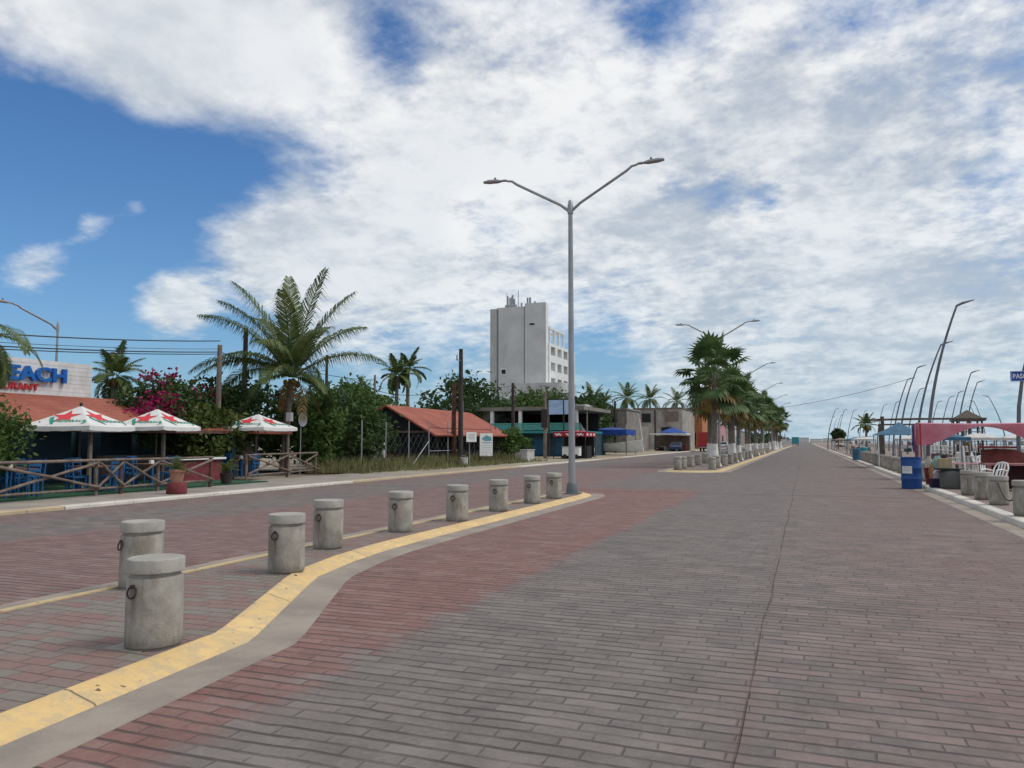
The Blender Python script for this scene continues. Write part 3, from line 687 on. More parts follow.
def fan_leaf(mb, base, az, el, pet, Rr, rg, nb=17, droop=.5, mi=0):
    d = Vector((math.cos(az) * math.cos(el), math.sin(az) * math.cos(el), math.sin(el))); side = Vector((-math.sin(az), math.cos(az), 0)); nrm = side.cross(d)
    if nrm.z < 0: nrm = -nrm
    b0 = Vector(base); c = b0 + d * pet + Vector((0, 0, -.12 * pet)); mb.tube([b0, b0 + d * pet * .5, c], [.025, .02, .015], 4, False, mi)
    tw = rg.uniform(-.35, .35)
    for k in range(nb):
        a = R(-125 + 250 * (k + .5) / nb); f = d * math.cos(a) + (side * math.cos(tw) + nrm * math.sin(tw)) * math.sin(a)
        l = Rr * (1.0 - .22 * abs(a) / 2.2) * rg.uniform(.9, 1.08); wv = f.cross(nrm).normalized() * (Rr * .10)
        m1 = c + f * l * .58 + nrm * .03; e = m1 + (f * .75 + Vector((0, 0, -droop * rg.uniform(.5, 1.3)))).normalized() * l * .45
        mb.add([c - wv * .12, c + wv * .12, m1 + wv, m1 - wv, e], [(0, 1, 2, 3), (3, 2, 4)], mi)
def fan_palm(lab, x, y, h, seed, R0=1.12, pet=1.55, n=27, tr=.17, group='fan palms on the boulevard island'):
    rg = random.Random(seed); t = thing('fan_palm', lab, 'palm tree', (x, y, HI + .02), 0, group)
    pts = [(0, 0, 0), (0, 0, .25), (.01, 0, 1.0), (.02, .01, 1.5), (.03, .02, h * .6), (.05, .03, h)]
    MB().tube(pts[2:], [tr * 1.05, tr, tr * .85, tr * .8], 10).build('trunk', M_BARK, t, True)
    MB().tube([(0, 0, 0), (0, 0, .12), (0, 0, .5), (.01, 0, 1.35)], [tr * 2.6, tr * 2.2, tr * 1.45, tr * 1.1], 14).build('painted_base', M_LIME, t, True)
    mb = MB(); c = Vector((.05, .03, h))
    for i in range(n):
        u = (i + .5) / n; az = i * 2.39996 + rg.uniform(-.3, .3)
        el = R(76 - 124 * u + rg.uniform(-12, 12)); fan_leaf(mb, c + Vector((0, 0, .25 - .5 * u)), az, el, pet * rg.uniform(.8, 1.15), R0 * rg.uniform(.85, 1.12), rg, droop=.15 + .7 * u)
    mb.build('crown', L_FAN, t)
    db = MB()
    for i in range(9):
        az = i * 2.39996 + 1; fan_leaf(db, c + Vector((0, 0, -.5)), az, R(-38 + rg.uniform(-22, 10)), pet * rg.uniform(.75, 1.1), R0 * .85, rg, 12, 1.3)
    db.build('dead_leaves', L_DEAD, t)
    return t
fp = [(-5.2, 48.6, 5.75, 11, 'nearest and broadest fan palm on the island, with orange dead leaves'), (-6.15, 54.5, 5.0, 12, 'second fan palm on the island with white flared trunk base'),
      (-5.0, 59.0, 5.1, 13, 'third fan palm along the island, right of the first'), ]
protos = [fan_palm(lab, x, y, h, sd, *((1.12, 1.5, 27) if i == 0 else (1.0, 1.15, 22))) for i, (x, y, h, sd, lab) in enumerate(fp)]
prng = random.Random(9)
py = [64, 69, 74, 80, 86, 92, 99, 107, 145, 149, 156, 163, 171, 180]
for i, y in enumerate(py):
    x = -6.2 if i % 2 else -4.95
    dup(protos[i % 3], (x + prng.uniform(-.15, .15), y, HI + .02), prng.uniform(0, 6.28), '%s fan palm along the island, counting from its near tip' % ORD[i + 3], prng.uniform(.86, 1.0) if y < 140 else prng.uniform(1.0, 1.2))

# left side palms
def big_palm():
    rg = random.Random(21); t = thing('coconut_palm', 'large coconut palm with long arching fronds behind the third umbrella', 'palm tree', (-23.5, 30.9, 0))
    pts = [(.30 * (k / 10) ** 2, 0, 4.6 * k / 10) for k in range(11)]
    MB().tube(pts, [.20 * (1.45 - .45 * min(1, k / 2.2)) * (1 - .025 * k) * (1.03 if k % 2 else 1) for k in range(11)], 12).build('trunk', M_BARK, t, True)
    c = Vector((.3, 0, 4.6)); mb = MB()
    # (turn about the trunk from the street-across direction, start elevation, length, bend), degrees and metres
    for az, el, L, bd in [(4, 38, 4.5, 66), (-20, 56, 4.2, 52), (18, 68, 5.2, 30), (-35, 80, 5.3, 22), (100, 84, 5.4, 26), (160, 72, 5.4, 34), (185, 58, 5.0, 58), (200, 40, 3.6, 70), (174, 32, 4.5, 72),
                          (140, 24, 4.4, 74), (60, 60, 4.6, 50), (75, 28, 4.2, 70), (-70, 50, 4.4, 60), (-95, 66, 4.8, 44), (-110, 24, 3.4, 80), (-50, 12, 2.6, 80), (10, -8, 2.3, 66), (220, 6, 2.6, 75), (250, 42, 4.2, 60), (40, 4, 2.8, 80), (125, 62, 4.8, 44), (168, 66, 5.0, 46), (190, 28, 4.2, 70)]:
        a = R(36.9 + az + rg.uniform(-4, 4)); frond(mb, c + Vector((math.cos(a) * .1, math.sin(a) * .1, .1)), a, R(el), L * rg.uniform(1.0, 1.08), R(bd), rg, 72, ll=.27, wid=.055, dr=2.1)
    mb.build('crown', L_PALM, t); db = MB()
    for a, el, L in [(20, -30, 2.2), (-60, -45, 2.4), (190, -40, 2.0), (100, -35, 2.2), (-130, -50, 1.8)]: frond(db, c, R(36.9 + a), R(el), L, R(42), rg, 24, .26, .05)
    for k in range(9):
        a = rg.uniform(0, 6.28); db.lathe([(.02, -.13), (.10, -.06), (.12, .02), (.07, .11), (.01, .14)], 8, (c.x + math.cos(a) * .3, c.y + math.sin(a) * .3, c.z - .2 + rg.uniform(-.16, .12)))
    db.build('dead_fronds', L_DEAD, t)
big_palm()
x, y, z = atX(-30, 338, -20.6)
coconut('coconut palm at the left edge, drooping fronds in front of the roof sign', x, y, z, 2.1, 19, 5, (0, 0), ll=.24, wid=.04, dead=0, els=(20, -65), nl=52, bd=(85, 40))
x, y, z = atX(115, 378, -28.5)
fan_r = coconut('small ragged palm growing behind the restaurant roof, right of the sign', x, y, z, 1.55, 18, 8, ll=.30, wid=.06, dead=3, els=(80, -40))
for i, (px, py_, X, L, lab) in enumerate([(397, 376, -34, 2.1, 'left one of two tall palms above the red roofed hut'), (408, 370, -34, 2.1, 'right one of two tall palms above the red roofed hut'),
        (592, 402, -29, 3.2, 'leafy coconut palm just right of the near lamp pole'), (604, 404, -31, 2.6, 'small palm between the lamp pole and the dark utility pole'), (627, 399, -29, 3.4, 'bushy coconut palm above the blue boat canopy'),
        (650, 400, -29, 3.6, 'upright coconut palm in the middle of the far left skyline'), (677, 402, -29, 4.2, 'drooping coconut palm left of the fan palms on the skyline')]):
    x, y, z = atX(px, py_, X); coconut(lab, x, y, z, L, 18, 40 + i, group='coconut palms on the left skyline', ll=.27, wid=.10, tr=.2, dead=0, els=(80, -40))

tree('bougainvillea', 'bougainvillea with magenta blossoms behind the second umbrella', 'bush', -24.6, 24.6, (1.3, 1.9, 1.45), 2.65, L_DARK, (70, 46), .15, 3,
     flowers=[(.7, -1.3, 2.75, .34, 420), (.7, -.9, 3.1, .30, 260), (.7, -.6, 2.6, .3, 200), (.4, -1.9, 2.5, .28, 160), (0, .9, 3.9, .3, 36), (0, -1.1, 4.2, .18, 40), (.1, .0, 4.35, .2, 34), (-.2, 1.8, 3.9, .25, 26), (.3, -.7, 3.9, .3, 50), (0, 2.6, 3.6, .25, 20)], low=-.9)
veg = [('shrub', 'olive green rounded bush behind the second umbrella', -23.3, 25.6, (1.3, 1.7, 1.15), 1.75, L_OLIVE, .16, 31), ('shrub', 'dark bush between the second and third umbrellas, below the poles', -25.6, 28.4, (2.0, 2.3, 1.7), 2.5, L_DARK, .18, 32),
       ('shrub', 'dark hedge behind the coconut palm trunk', -26.6, 32.5, (2.2, 2.6, 1.8), 2.6, L_DARK, .2, 33), ('shrub', 'bright green shrub right below the coconut palm crown', -23.6, 33.4, (1.4, 1.5, 1.7), 2.0, L_MID, .18, 34),
       ('tree', 'dense dark green tree left of the thin verge post', -23.4, 36.4, (2.0, 2.4, 1.95), 2.15, L_DARK, .2, 35), ('tree', 'leafy tree between the verge post and the red roofed hut', -27.6, 40.2, (2.3, 2.2, 2.0), 2.5, L_DARK, .2, 36),
       ('tree', 'mid green tree rising behind the red roofed hut gable', -31, 48.5, (3.0, 3.0, 2.6), 3.2, L_MID, .24, 37), ('tree', 'dark tree below the two tall palms', -36, 57, (3.6, 3.6, 2.8), 3.6, L_DARK, .28, 38),
       ('tree', 'big round dark tree left of the white tower', -34.5, 76.5, (4.6, 4.6, 3.6), 4.6, L_DARK, .34, 39), ('tree', 'dark tree at the foot of the white tower', -36, 88, (4.5, 4.5, 2.9), 3.6, L_DARK, .34, 40),
       ('tree', 'green tree over the teal balcony roof in front of the tower', -29.5, 87, (4.2, 3.2, 2.6), 4.9, L_MID, .3, 41), ('tree', 'dark tree right of the near lamp pole, beyond the stalls', -26.5, 97, (3.2, 3.6, 3.2), 4.1, L_DARK, .34, 42),
       ('shrub', 'yellow green bush at the end of the red roofed hut', -21.2, 55.2, (1.2, 1.3, 1.2), 1.25, L_MID, .17, 43), ('shrub', 'feathery green bush at the left photo edge behind the log fence', -20.3, 13.3, (1.0, 1.7, 1.0), 1.75, L_MID, .085, 44),
       ('tree', 'small leafy tree far down the promenade', 5.6, 150, (.95, 1.0, .85), 2.7, L_DARK, .26, 45), ('shrub', 'yellow green shrub beyond the pink canopy near the beach', 17.6, 62, (1.5, 1.2, .9), 1.5, L_OLIVE, .2, 46),
       ('tree', 'broad tree behind the dark tree and tall palms', -44, 66, (5, 5, 3), 3.6, L_FAR, .34, 47), ('tree', 'low tree behind the hut roof, left of the round tree', -42, 82, (4, 4, 2.2), 3.0, L_FAR, .34, 48),
       ('tree', 'tree between the boat canopy and the far block building', -33, 112, (4, 5, 3.2), 3.6, L_DARK, .34, 49)]
for nm, lab, x, y, r, zc, m, sz, sd in veg:
    big = r[0] > 2.9; tree(nm, lab, 'tree' if nm == 'tree' else 'bush', x, y, r, zc, m, (85, 46) if big else (75, 46) if sd != 44 else (130, 60), sz, sd, trunk=.2 if big else .1, low=-.95, names=('trunk', 'crown') if nm == 'tree' else ('stem', 'foliage'))
x, y, z = atX(866, 426, 6.2)
coconut('small palm standing on the far promenade left of the wooden beam', x, y, z, 1.5, 14, 77, ll=.3, wid=.08, tr=.14, dead=2)
# verge grass
rg = random.Random(2); gb = MB()
for _ in range(5500):
    y = rg.uniform(31.5, 57); x = rg.uniform(-22.8, -18.6 if y > 36 else -19.4)
    if rg.random() < .3 * (x + 22.8) / 4: continue
    h = rg.uniform(.2, .95) * (1.0 if x < -19.8 else .42); a = rg.uniform(0, 6.28); wv = Vector((math.cos(a), math.sin(a), 0)) * .022; ln = Vector((rg.gauss(0, .14), rg.gauss(0, .14), 0)); p = Vector((x, y, HL - .02))
    gb.add([p - wv, p + wv, p + ln * .5 + wv * .7 + Vector((0, 0, h * .6)), p + ln * .5 - wv * .7 + Vector((0, 0, h * .6)), p + ln * 1.4 + Vector((0, 0, h))], [(0, 1, 2, 3), (3, 2, 4)])
tag(gb.build('verge_grass', L_GRASS), 'tall dry grass along the sandy verge in front of the hut', 'grass', kind='stuff')
# far treeline
rg = random.Random(6); fb = MB(); P_ = []
for _ in range(120):
    y = rg.uniform(420, 900); x = rg.uniform(-140, -22); h = rg.uniform(3, 8)
    for _ in range(40): P_.append((x + rg.gauss(0, 4), y + rg.gauss(0, 4), max(.3, rg.gauss(h * .55, h * .25))))
leafquads(fb, P_, 2.2, rg); tag(fb.build('distant_treeline', L_FAR), 'low distant treeline at the end of the boulevard', 'treeline', kind='stuff')

# ------------------------------------------------------------------ restaurant
res = thing('restaurant', 'low open restaurant under a red tiled roof at the left edge', 'restaurant', (0, 0, 0))
ya, yb = 5.0, 26.2
MB().slab([(-22.4, ya, 2.02), (-22.4, yb, 2.02), (-26.0, yb, 3.28), (-26.0, ya, 3.28)], .09).build('roof', M_TILE, res)
MB().box((-22.35, (ya + yb) / 2, 1.96), (.06, yb - ya, .12)).build('fascia', M_WOODR, res)
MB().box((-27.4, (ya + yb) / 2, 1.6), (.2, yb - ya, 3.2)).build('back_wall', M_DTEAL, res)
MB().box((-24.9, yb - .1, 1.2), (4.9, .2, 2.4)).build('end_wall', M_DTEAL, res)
for y in (9.0, 12.5, 16.0, 19.4, 22.6): MB().tube([(-22.75, y, 0), (-22.75, y, 1.98)], .08, 8).build('post', M_POLE2, res, True)
for y in (13.2, 20.6, 23.4):
    d = MB().box((-26.6, y, 1.15), (1.2, 1.5, 2.2)).build('door', mat('blue_grey_door', (.05, .09, .13), .7), res)
MB().box((-24.8, 23.3, .55), (.3, 3.4, 1.0)).build('counter', M_BRICKW, res)
bd = thing('roof_sign', 'white boarded roof sign with blue BEACH and red RESTAURANT lettering', 'sign', (-26.05, 0, 0))
fr = MB()
for k in range(8): fr.box((0, 17.6, 3.36 + .16 * k), (.06 + .01 * (k % 2), 9.1, .154))
fr.build('board', mat('sign_board', (.62, .62, .61), .7, .12, 1.5, stain=((.42, .41, .40), 1.2, .5, .6)), bd)
fr = MB()
for y in (14, 17, 20, 22): fr.bar((-.1, y, 3.2), (-.1, y, 4.5), .08, .08)
fr.build('frame', M_POLE, bd)
RT = Matrix(((0, 0, 1, 0), (1, 0, 0, 0), (0, 1, 0, 0), (0, 0, 0, 1)))
tm = MB(); text_mb(tm, 'BEACH', Matrix.Translation((.13, 20.98, 3.78)) @ RT, .70, .07, .024, sx=1.27, align='RIGHT'); tm.build('blue_lettering', M_LETB, bd)
tm = MB(); text_mb(tm, 'RESTAURANT', Matrix.Translation((.07, 19.90, 3.44)) @ RT, .30, .03, .012, sx=1.3, align='RIGHT'); tm.build('red_lettering', M_LETR, bd)
# small tiled lean-to behind the third umbrella
lt = thing('bar_shelter', 'small bar shelter with a rusty tiled lean-to roof behind the third umbrella', 'shelter', (-24.2, 27.4, 0))
MB().slab([(1.2, -1.6, 2.0), (1.2, 3.4, 2.0), (-1.3, 3.4, 2.7), (-1.3, -1.6, 2.7)], .08).build('roof', M_TILE, lt)
for y in (-1.4, 1.0, 3.2): MB().tube([(1.0, y, 0), (1.0, y, 2.0)], .06, 8).build('post', M_POLE, lt, True)
MB().box((-1.2, .9, 1.1), (.15, 5, 2.2)).build('back_wall', M_BRICKW, lt)
cn = thing('bar_counter', 'low maroon bar counter with a white top beside the gap in the log fence', 'counter', (-21.6, 23.0, HL))
MB().box((0, 0, .42), (.5, 2.4, .84)).build('base', M_REDB, cn); MB().box((0, 0, .875), (.72, 2.6, .07)).build('top', M_WHITE, cn)

# umbrellas
def umbrella(lab, x, y, apex, eave, half, rz):
    t = thing('patio_umbrella', lab, 'umbrella', (x, y, .1), rz, 'white patio umbrellas'); apex -= .1; eave -= .1
    MB().tube([(0, 0, 0), (0, 0, apex + .05)], .03, 8).build('pole', M_POLE, t, True)
    MB().lathe([(.28, 0), (.28, .06), (.10, .10), (.05, .3)], 16).build('base', M_DGREY, t, True)
    MB().lathe([(.03, apex), (.05, apex + .03), (.045, apex + .08), (.01, apex + .11)], 10).build('finial', M_BLACK, t)
    cs = [(-half, -half), (half, -half), (half, half), (-half, half)]; cb = MB(); N = 8
    def surf(k, u, v):     # u across 0..1, v from apex 0 to eave 1
        a = Vector((*cs[k], 0)); b = Vector((*cs[(k + 1) % 4], 0)); p = a.lerp(b, u) * v
        z = apex + (eave - apex) * (v ** .92) + .045 * math.sin(math.pi * u) * v * v * -.6
        return Vector((p.x, p.y, z))
    for k in range(4):
        vs = [surf(k, i / N, j / N) for j in range(N + 1) for i in range(N + 1)]
        cb.add(vs, [(j * (N + 1) + i, (j + 1) * (N + 1) + i, (j + 1) * (N + 1) + i + 1, j * (N + 1) + i + 1) for j in range(N) for i in range(N)])
        vs = []
        for i in range(N + 1):
            p = surf(k, i / N, 1); vs += [p, p + Vector((0, 0, -.13 - .012 * (i % 2)))]
        cb.add(vs, [(2 * i, 2 * i + 1, 2 * i + 3, 2 * i + 2) for i in range(N)])
    co = cb.build('canopy', M_CANV, t, True, 25)
    rb_ = MB()
    for k in range(4):
        st = MB(); gr = MB(); tx = MB()
        A = surf(k, .5, .5); du = (surf(k, .55, .5) - surf(k, .45, .5)).normalized(); dv = (surf(k, .5, .44) - surf(k, .5, .56)).normalized(); n = du.cross(dv).normalized()
        if n.z < 0: n = -n
        def put(mb, pts2, lift=.014): 
            base = []
            for (a, b) in pts2:
                v = min(.995, max(.05, .62 - b)); ww = a / (2 * half * v) + .5; base.append(surf(k, ww, v) + n * lift)
            mb.add(base, [tuple(range(len(base)))])
        sp = []
        for j in range(10):
            q = math.pi / 2 + j * math.pi / 5 + .12; r_ = (.40 if j % 2 == 0 else .165); sp.append((r_ * 1.15 * math.cos(q) - .05, r_ * math.sin(q) / (half * 1.1) * .95 + .10))
        c0 = (-.05, .10)
        for j in range(10): put(st, [c0, sp[j], sp[(j + 1) % 10]])
        put(gr, [(-.52, .02), (-.43, .10), (-.30, -.10), (-.16, -.27), (-.24, -.28), (-.36, -.17)]); put(gr, [(.74, -.10), (.82, -.14), (.86, -.22), (.80, -.29), (.74, -.30), (.78, -.2)])
        B = surf(k, .5, .775) + n * .016
        M = Matrix((( *[du[i] for i in range(1)], 0, 0, 0), (0, 0, 0, 0), (0, 0, 0, 0), (0, 0, 0, 1)))
        M = Matrix.Identity(4)
        for i in range(3): M[i][0] = du[i]; M[i][1] = dv[i]; M[i][2] = n[i]; M[i][3] = B[i]
        text_mb(tx, 'ANDORAUL', M @ Matrix.Translation((.22, -.02, 0)), .185, .002, .003, sx=1.15, align='CENTER')
        
        st.build('star', M_STAR, co); gr.build('green_mark', M_GREEN, co); tx.build('lettering', M_GREEN, co)
        e = surf(k, 0, .97); rb_.tube([Vector((0, 0, apex - .05)), e + Vector((0, 0, -.05))], .014, 5); rb_.tube([Vector((0, 0, apex - .62)), surf(k, 0, .5) + Vector((0, 0, -.05))], .012, 5)
    rb_.build('ribs', M_POLE, t)
umbrella('leftmost white umbrella with red stars over the blue chairs', -21.2, 17.7, 2.70, 2.06, 1.12, R(14))
umbrella('middle white umbrella with red stars, partly behind the leftmost one', -22.2, 21.72, 2.78, 2.12, 1.08, R(9))
umbrella('rightmost white umbrella with red stars, in front of the coconut palm', -22.0, 27.06, 2.76, 2.18, 1.18, R(2))

# log fence
def log_fence(lab, pts, bays):
    rg = random.Random(len(pts)); a = Vector(pts[0]); b = Vector(pts[1]); d = (b - a)
    t = thing('log_fence', lab, 'fence', (a.x, a.y, HL), 0, 'rustic log fences')
    def P(u, z, o=0.0):
        n = Vector((d.y, -d.x)).normalized(); return Vector((d.x * u + n.x * o, d.y * u + n.y * o, z))
    for i, u in enumerate(bays):
        MB().tube([P(u, -.02), P(u + rg.uniform(-.002, .002), .55), P(u, 1.03)], [.055, .05, .052], 8).build('post', M_WOODR if i % 2 else M_WOODL, t, True)
    def rail(z0, z1, u0, u1, nm, o):
        u = [u0 + (u1 - u0) * k / 6 for k in range(7)]
        MB().tube([P(q, z0 + (z1 - z0) * k / 6 + rg.uniform(-.012, .012), o) for k, q in enumerate(u)], [.036 * rg.uniform(.85, 1.15) for _ in range(7)], 8).build(nm, M_WOODL, t, True)
    rail(.99, 1.0, bays[0] - .004, bays[-1] + .004, 'top_rail', .075); rail(.18, .22, bays[0], bays[-1], 'bottom_rail', .075)
    for u0, u1 in zip(bays, bays[1:]): rail(.24, .93, u0, u1, 'brace', .085); rail(.93, .24, u0, u1, 'brace', .155)
log_fence('long weathered log fence with crossed braces in front of the blue chairs', [(-18.75, 10.2), (-18.75, 20.7)], [0, .285, .575, .655, .785, 1.0])
log_fence('short log fence with two crossed bays at the end of the terrace', [(-20.6, 24.7), (-21.3, 30.3)], [0, .55, 1.0])

# terrace furniture
ch = thing('wooden_chair', 'x', 'chair', (0, 0, .1), 0, 'blue chairs on the restaurant terrace')
MB().box((0, 0, .44), (.42, .42, .035)).build('seat', M_BLUE, ch)
bk = MB()
for x in (-.19, .19): bk.bar((x, .20, .44), (x, .25, .98), .04, .035)
for z in (.58, .72, .86, .96): bk.box((0, .21 + (z - .44) * .09, z), (.36, .02, .07))
bk.build('backrest', M_BLUE, ch)
for x in (-.18, .18):
    for y in (-.18, .18): MB().box((x, y, .21), (.04, .04, .43)).build('leg', M_BLUE, ch)
tb = thing('wooden_table', 'x', 'table', (0, 0, .1), 0, 'tables on the restaurant terrace')
MB().box((0, 0, .74), (.9, .9, .04)).build('tabletop', mat('brown_table', (.16, .07, .045), .5), tb)
for x in (-.38, .38):
    for y in (-.38, .38): MB().box((x, y, .36), (.06, .06, .72)).build('leg', M_BLUE, tb)
tabs = [(-20.0, 12.2, 'at the left photo edge'), (-20.1, 14.7, 'left of the slanting umbrella pole'), (-20.0, 17.3, 'under the leftmost umbrella'), (-20.2, 19.6, 'between the two left umbrellas'), (-21.9, 15.6, 'in the second row from the fence'), (-22.3, 26.4, 'under the rightmost umbrella')]
nb = thing('napkin_holder', 'x', 'napkin holder', (0, 0, 0), 0, 'napkin holders on the terrace tables')
MB().box((0, 0, .05), (.10, .13, .10)).build('holder', M_WHITE, nb); MB().box((0, 0, .115), (.05, .11, .03)).build('napkins', M_WHITE, nb)
first = True; rg = random.Random(12)
for k, (x, y, where) in enumerate(tabs):
    b = tb if k == 0 else copy_tree(tb)
    b.location = (x, y, .1); b['label'] = 'brown topped wooden table ' + where; b.rotation_euler = (0, 0, rg.uniform(-.1, .1))
    n_ = nb if k == 0 else copy_tree(nb); n_.location = (x + .1, y - .1, .862); n_['label'] = 'small white napkin holder on the table ' + where
    for dx, dy, rz, side in [(0, .62, 0, 'far'), (0, -.62, math.pi, 'near'), (.66, 0, -math.pi / 2, 'road'), (-.66, 0, math.pi / 2, 'inner')]:
        c = ch if first else copy_tree(ch); first = False
        c.location = (x + dx + rg.uniform(-.06, .06), y + dy + rg.uniform(-.06, .06), .1); c.rotation_euler = (0, 0, rz + rg.uniform(-.2, .2))
        c['label'] = 'blue chair, %s side of the table %s' % (side, where)
# potted plant
pt = thing('potted_plant', 'spiky plant in a clay pot on a maroon pedestal by the kerb', 'potted plant', (-17.25, 17.7, HL))
MB().lathe([(.27, 0), (.29, .03), (.27, .30), (.25, .33)], 18).build('pedestal', M_REDB, pt, True)
MB().lathe([(.15, .33), (.20, .62), (.23, .63), (.23, .70), (.19, .71), (.18, .66)], 18).build('pot', M_CLAY, pt, True)
pl = MB(); rg = random.Random(3)
for i in range(26):
    az = i * 2.4; el = R(rg.uniform(15, 85)); frond(pl, (0, 0, .66), az, el, rg.uniform(.35, .6), R(55), rg, 9, .3, .02)
pl.build('foliage', L_OLIVE, pt)
pt2 = thing('potted_plant', 'dark pot with a broad leaved plant at the fence opening', 'potted plant', (-19.2, 22.0, HL))
MB().lathe([(.16, 0), (.22, .36), (.24, .40), (.20, .41)], 16).build('pot', mat('dark_pot', (.05, .03, .03), .6), pt2, True)
pl = MB()
for i in range(20): frond(pl, (0, 0, .4), i * 2.4, R(rg.uniform(30, 85)), rg.uniform(.4, .8), R(60), rg, 9, .3, .03)
pl.build('foliage', L_OLIVE, pt2)

# ------------------------------------------------------------------ utility poles and cables
def upole(lab, px, pt_, X, m, r=.12, cross=0, extras=None):
    x, y, z = atX(px, pt_, X); t = thing('utility_pole', lab, 'utility pole', (x, y, 0), 0, 'utility poles')
    MB().tube([(0, 0, 0), (0, 0, z * .5), (0, 0, z)], [r * 1.15, r, r * .85], 10).build('pole', m, t, True)
    for k in range(cross):
        c = MB().box((0, 0, z - .35 - .9 * k), (.09, 1.5, .10)).build('crossarm', M_POLE, t)
        ib = MB()
        for q in (-.65, .1, .65): ib.lathe([(.03, 0), (.05, .04), (.05, .1), (.02, .14)], 8, (0, q, z - .30 - .9 * k))
        ib.build('insulators', M_GALV, c)
    return t, (x, y, z)
_, pA = upole('brown utility pole between the bougainvillea and the dark pole', 220, 345, -24, M_POLE2, .12)
_, pB = upole('dark utility pole left of the coconut palm', 246, 328, -27, M_POLE, .14)
_, pC = upole('thin dark pole behind the tree right of the coconut palm', 327, 355, -30, M_POLE, .11)
_, pD = upole('slim grey pole left of the two tall palms', 375, 375, -32, M_POLE2, .10)
tE, pE = upole('tallest dark utility pole in front of the red roofed hut', 461, 349, -20.5, M_POLE, .15)
ex = MB(); ex.box((0, -.35, pE[2] - .75), (.06, .7, .06)); ex.tube([(0, -.6, pE[2] - .75), (0, -.6, pE[2] - .45)], .05, 8); ex.build('bracket', M_GALV, tE)
MB().lathe([(.16, 0), (.16, .75), (.05, .8)], 12, (0, .05, 3.4)).build('transformer', M_DGREY, tE)
_, pF = upole('short rusty stub pole left of the tallest utility pole', 454, 383, -21, mat('rusty_pole', (.10, .045, .03), .9, .4, 3), .15)
_, pG = upole('dark pole in front of the teal balcony', 513, 383, -22, M_POLE, .14)
tH, pH = upole('stout pale pole with dark wrapping left of the blue sign panels', 545, 392, -21.5, M_POLE2, .15)
MB().box((0, 0, 3.6), (.55, .55, 1.6)).build('meter_box', M_POLE, tH)
_, pI = upole('dark pole beside the blue boat canopy', 615, 401, -23, M_POLE, .16)
_, pJ = upole('dark pole in front of the far block buildings', 655, 410, -23, M_POLE, .16)
_, pK = upole('thin pole right of the red and white stall', 587, 412, -20, M_POLE2, .08)
def cable(a, b, sag, lab, r=.016, grp='overhead cables'):
    a = Vector(a); b = Vector(b); pts = [a.lerp(b, k / 14) - Vector((0, 0, sag * 4 * (k / 14) * (1 - k / 14))) for k in range(15)]
    tag(MB().tube(pts, r, 5).build('overhead_cable', M_BLACK, None, True), lab, 'cable', grp)
pL = Vector((-24, 6.0, 5.6)); dA = Vector(pA)
x0 = Vector(atX(-40, 331, -24)); cable(x0, Vector(pA) - Vector((0, 0, -.18 + .0)), .10, 'topmost of the overhead cables above the roof sign', .022)
for i, (ya_, yb_, lab) in enumerate([(341, 349, 'thin second cable above the roof sign'), (345, 352, 'lower thick cable above the roof sign'), (348, 354, 'lowest cable above the roof sign')]):
    cable(atX(-40, ya_ - 1, -24), atX(220, yb_, -24), .08, lab, (.010, .022, .018)[i])
cable(Vector(pA) - Vector((0, 0, .3)), Vector(pC) - Vector((0, 0, 1.0)), .5, 'cable running behind the coconut palm', .02)
cable(atX(246, 352, -27), Vector(pD) - Vector((0, 0, .4)), .35, 'cable from the dark pole to the slim grey pole', .022); cable(Vector(pD) - Vector((0, 0, 1.2)), Vector(pE) - Vector((0, 0, 2.4)), .5, 'cable from the slim grey pole to the tallest pole', .022)
cable(Vector(pE) - Vector((0, 0, 2.0)), Vector(pG) - Vector((0, 0, .2)), .3, 'cable from the tallest pole towards the teal balcony', .018); cable(Vector(pG) - Vector((0, 0, .3)), Vector(pH) - Vector((0, 0, .3)), .3, 'cable crossing in front of the white tower', .018)
cable(atY(740, 412, 200), atY(912, 378, 200), 1.2, 'faint cable crossing the sky above the far end of the boulevard', .045)
x, y, z = atX(293, 410, -23.6)
MBx = MB(); ds = thing('satellite_dish', 'round grey satellite dish beside the coconut palm trunk', 'satellite dish', (-22.9, 31.3, 0))
MB().tube([(0, 0, 0), (0, 0, 2.55)], .03, 8).build('mast', M_GALV, ds); dd = MB(); vs = []; 
for j in range(5):
    for k in range(18):
        q = 2 * math.pi * k / 18; r_ = .36 * j / 4; vs.append((r_ * r_ * .5 + .05, -.0 + r_ * math.cos(q), 2.65 + r_ * math.sin(q)))
dd.add(vs, [(j * 18 + k, j * 18 + (k + 1) % 18, (j + 1) * 18 + (k + 1) % 18, (j + 1) * 18 + k) for j in range(4) for k in range(18)]); dd.build('dish', M_GALV, ds, True)
mb_ = MB().box((-23.0, 30.55, 2.75), (.25, .22, .42)); tag(mb_.build('meter_cabinet', M_WHITE), 'small white box fixed near the coconut palm trunk', 'meter box')

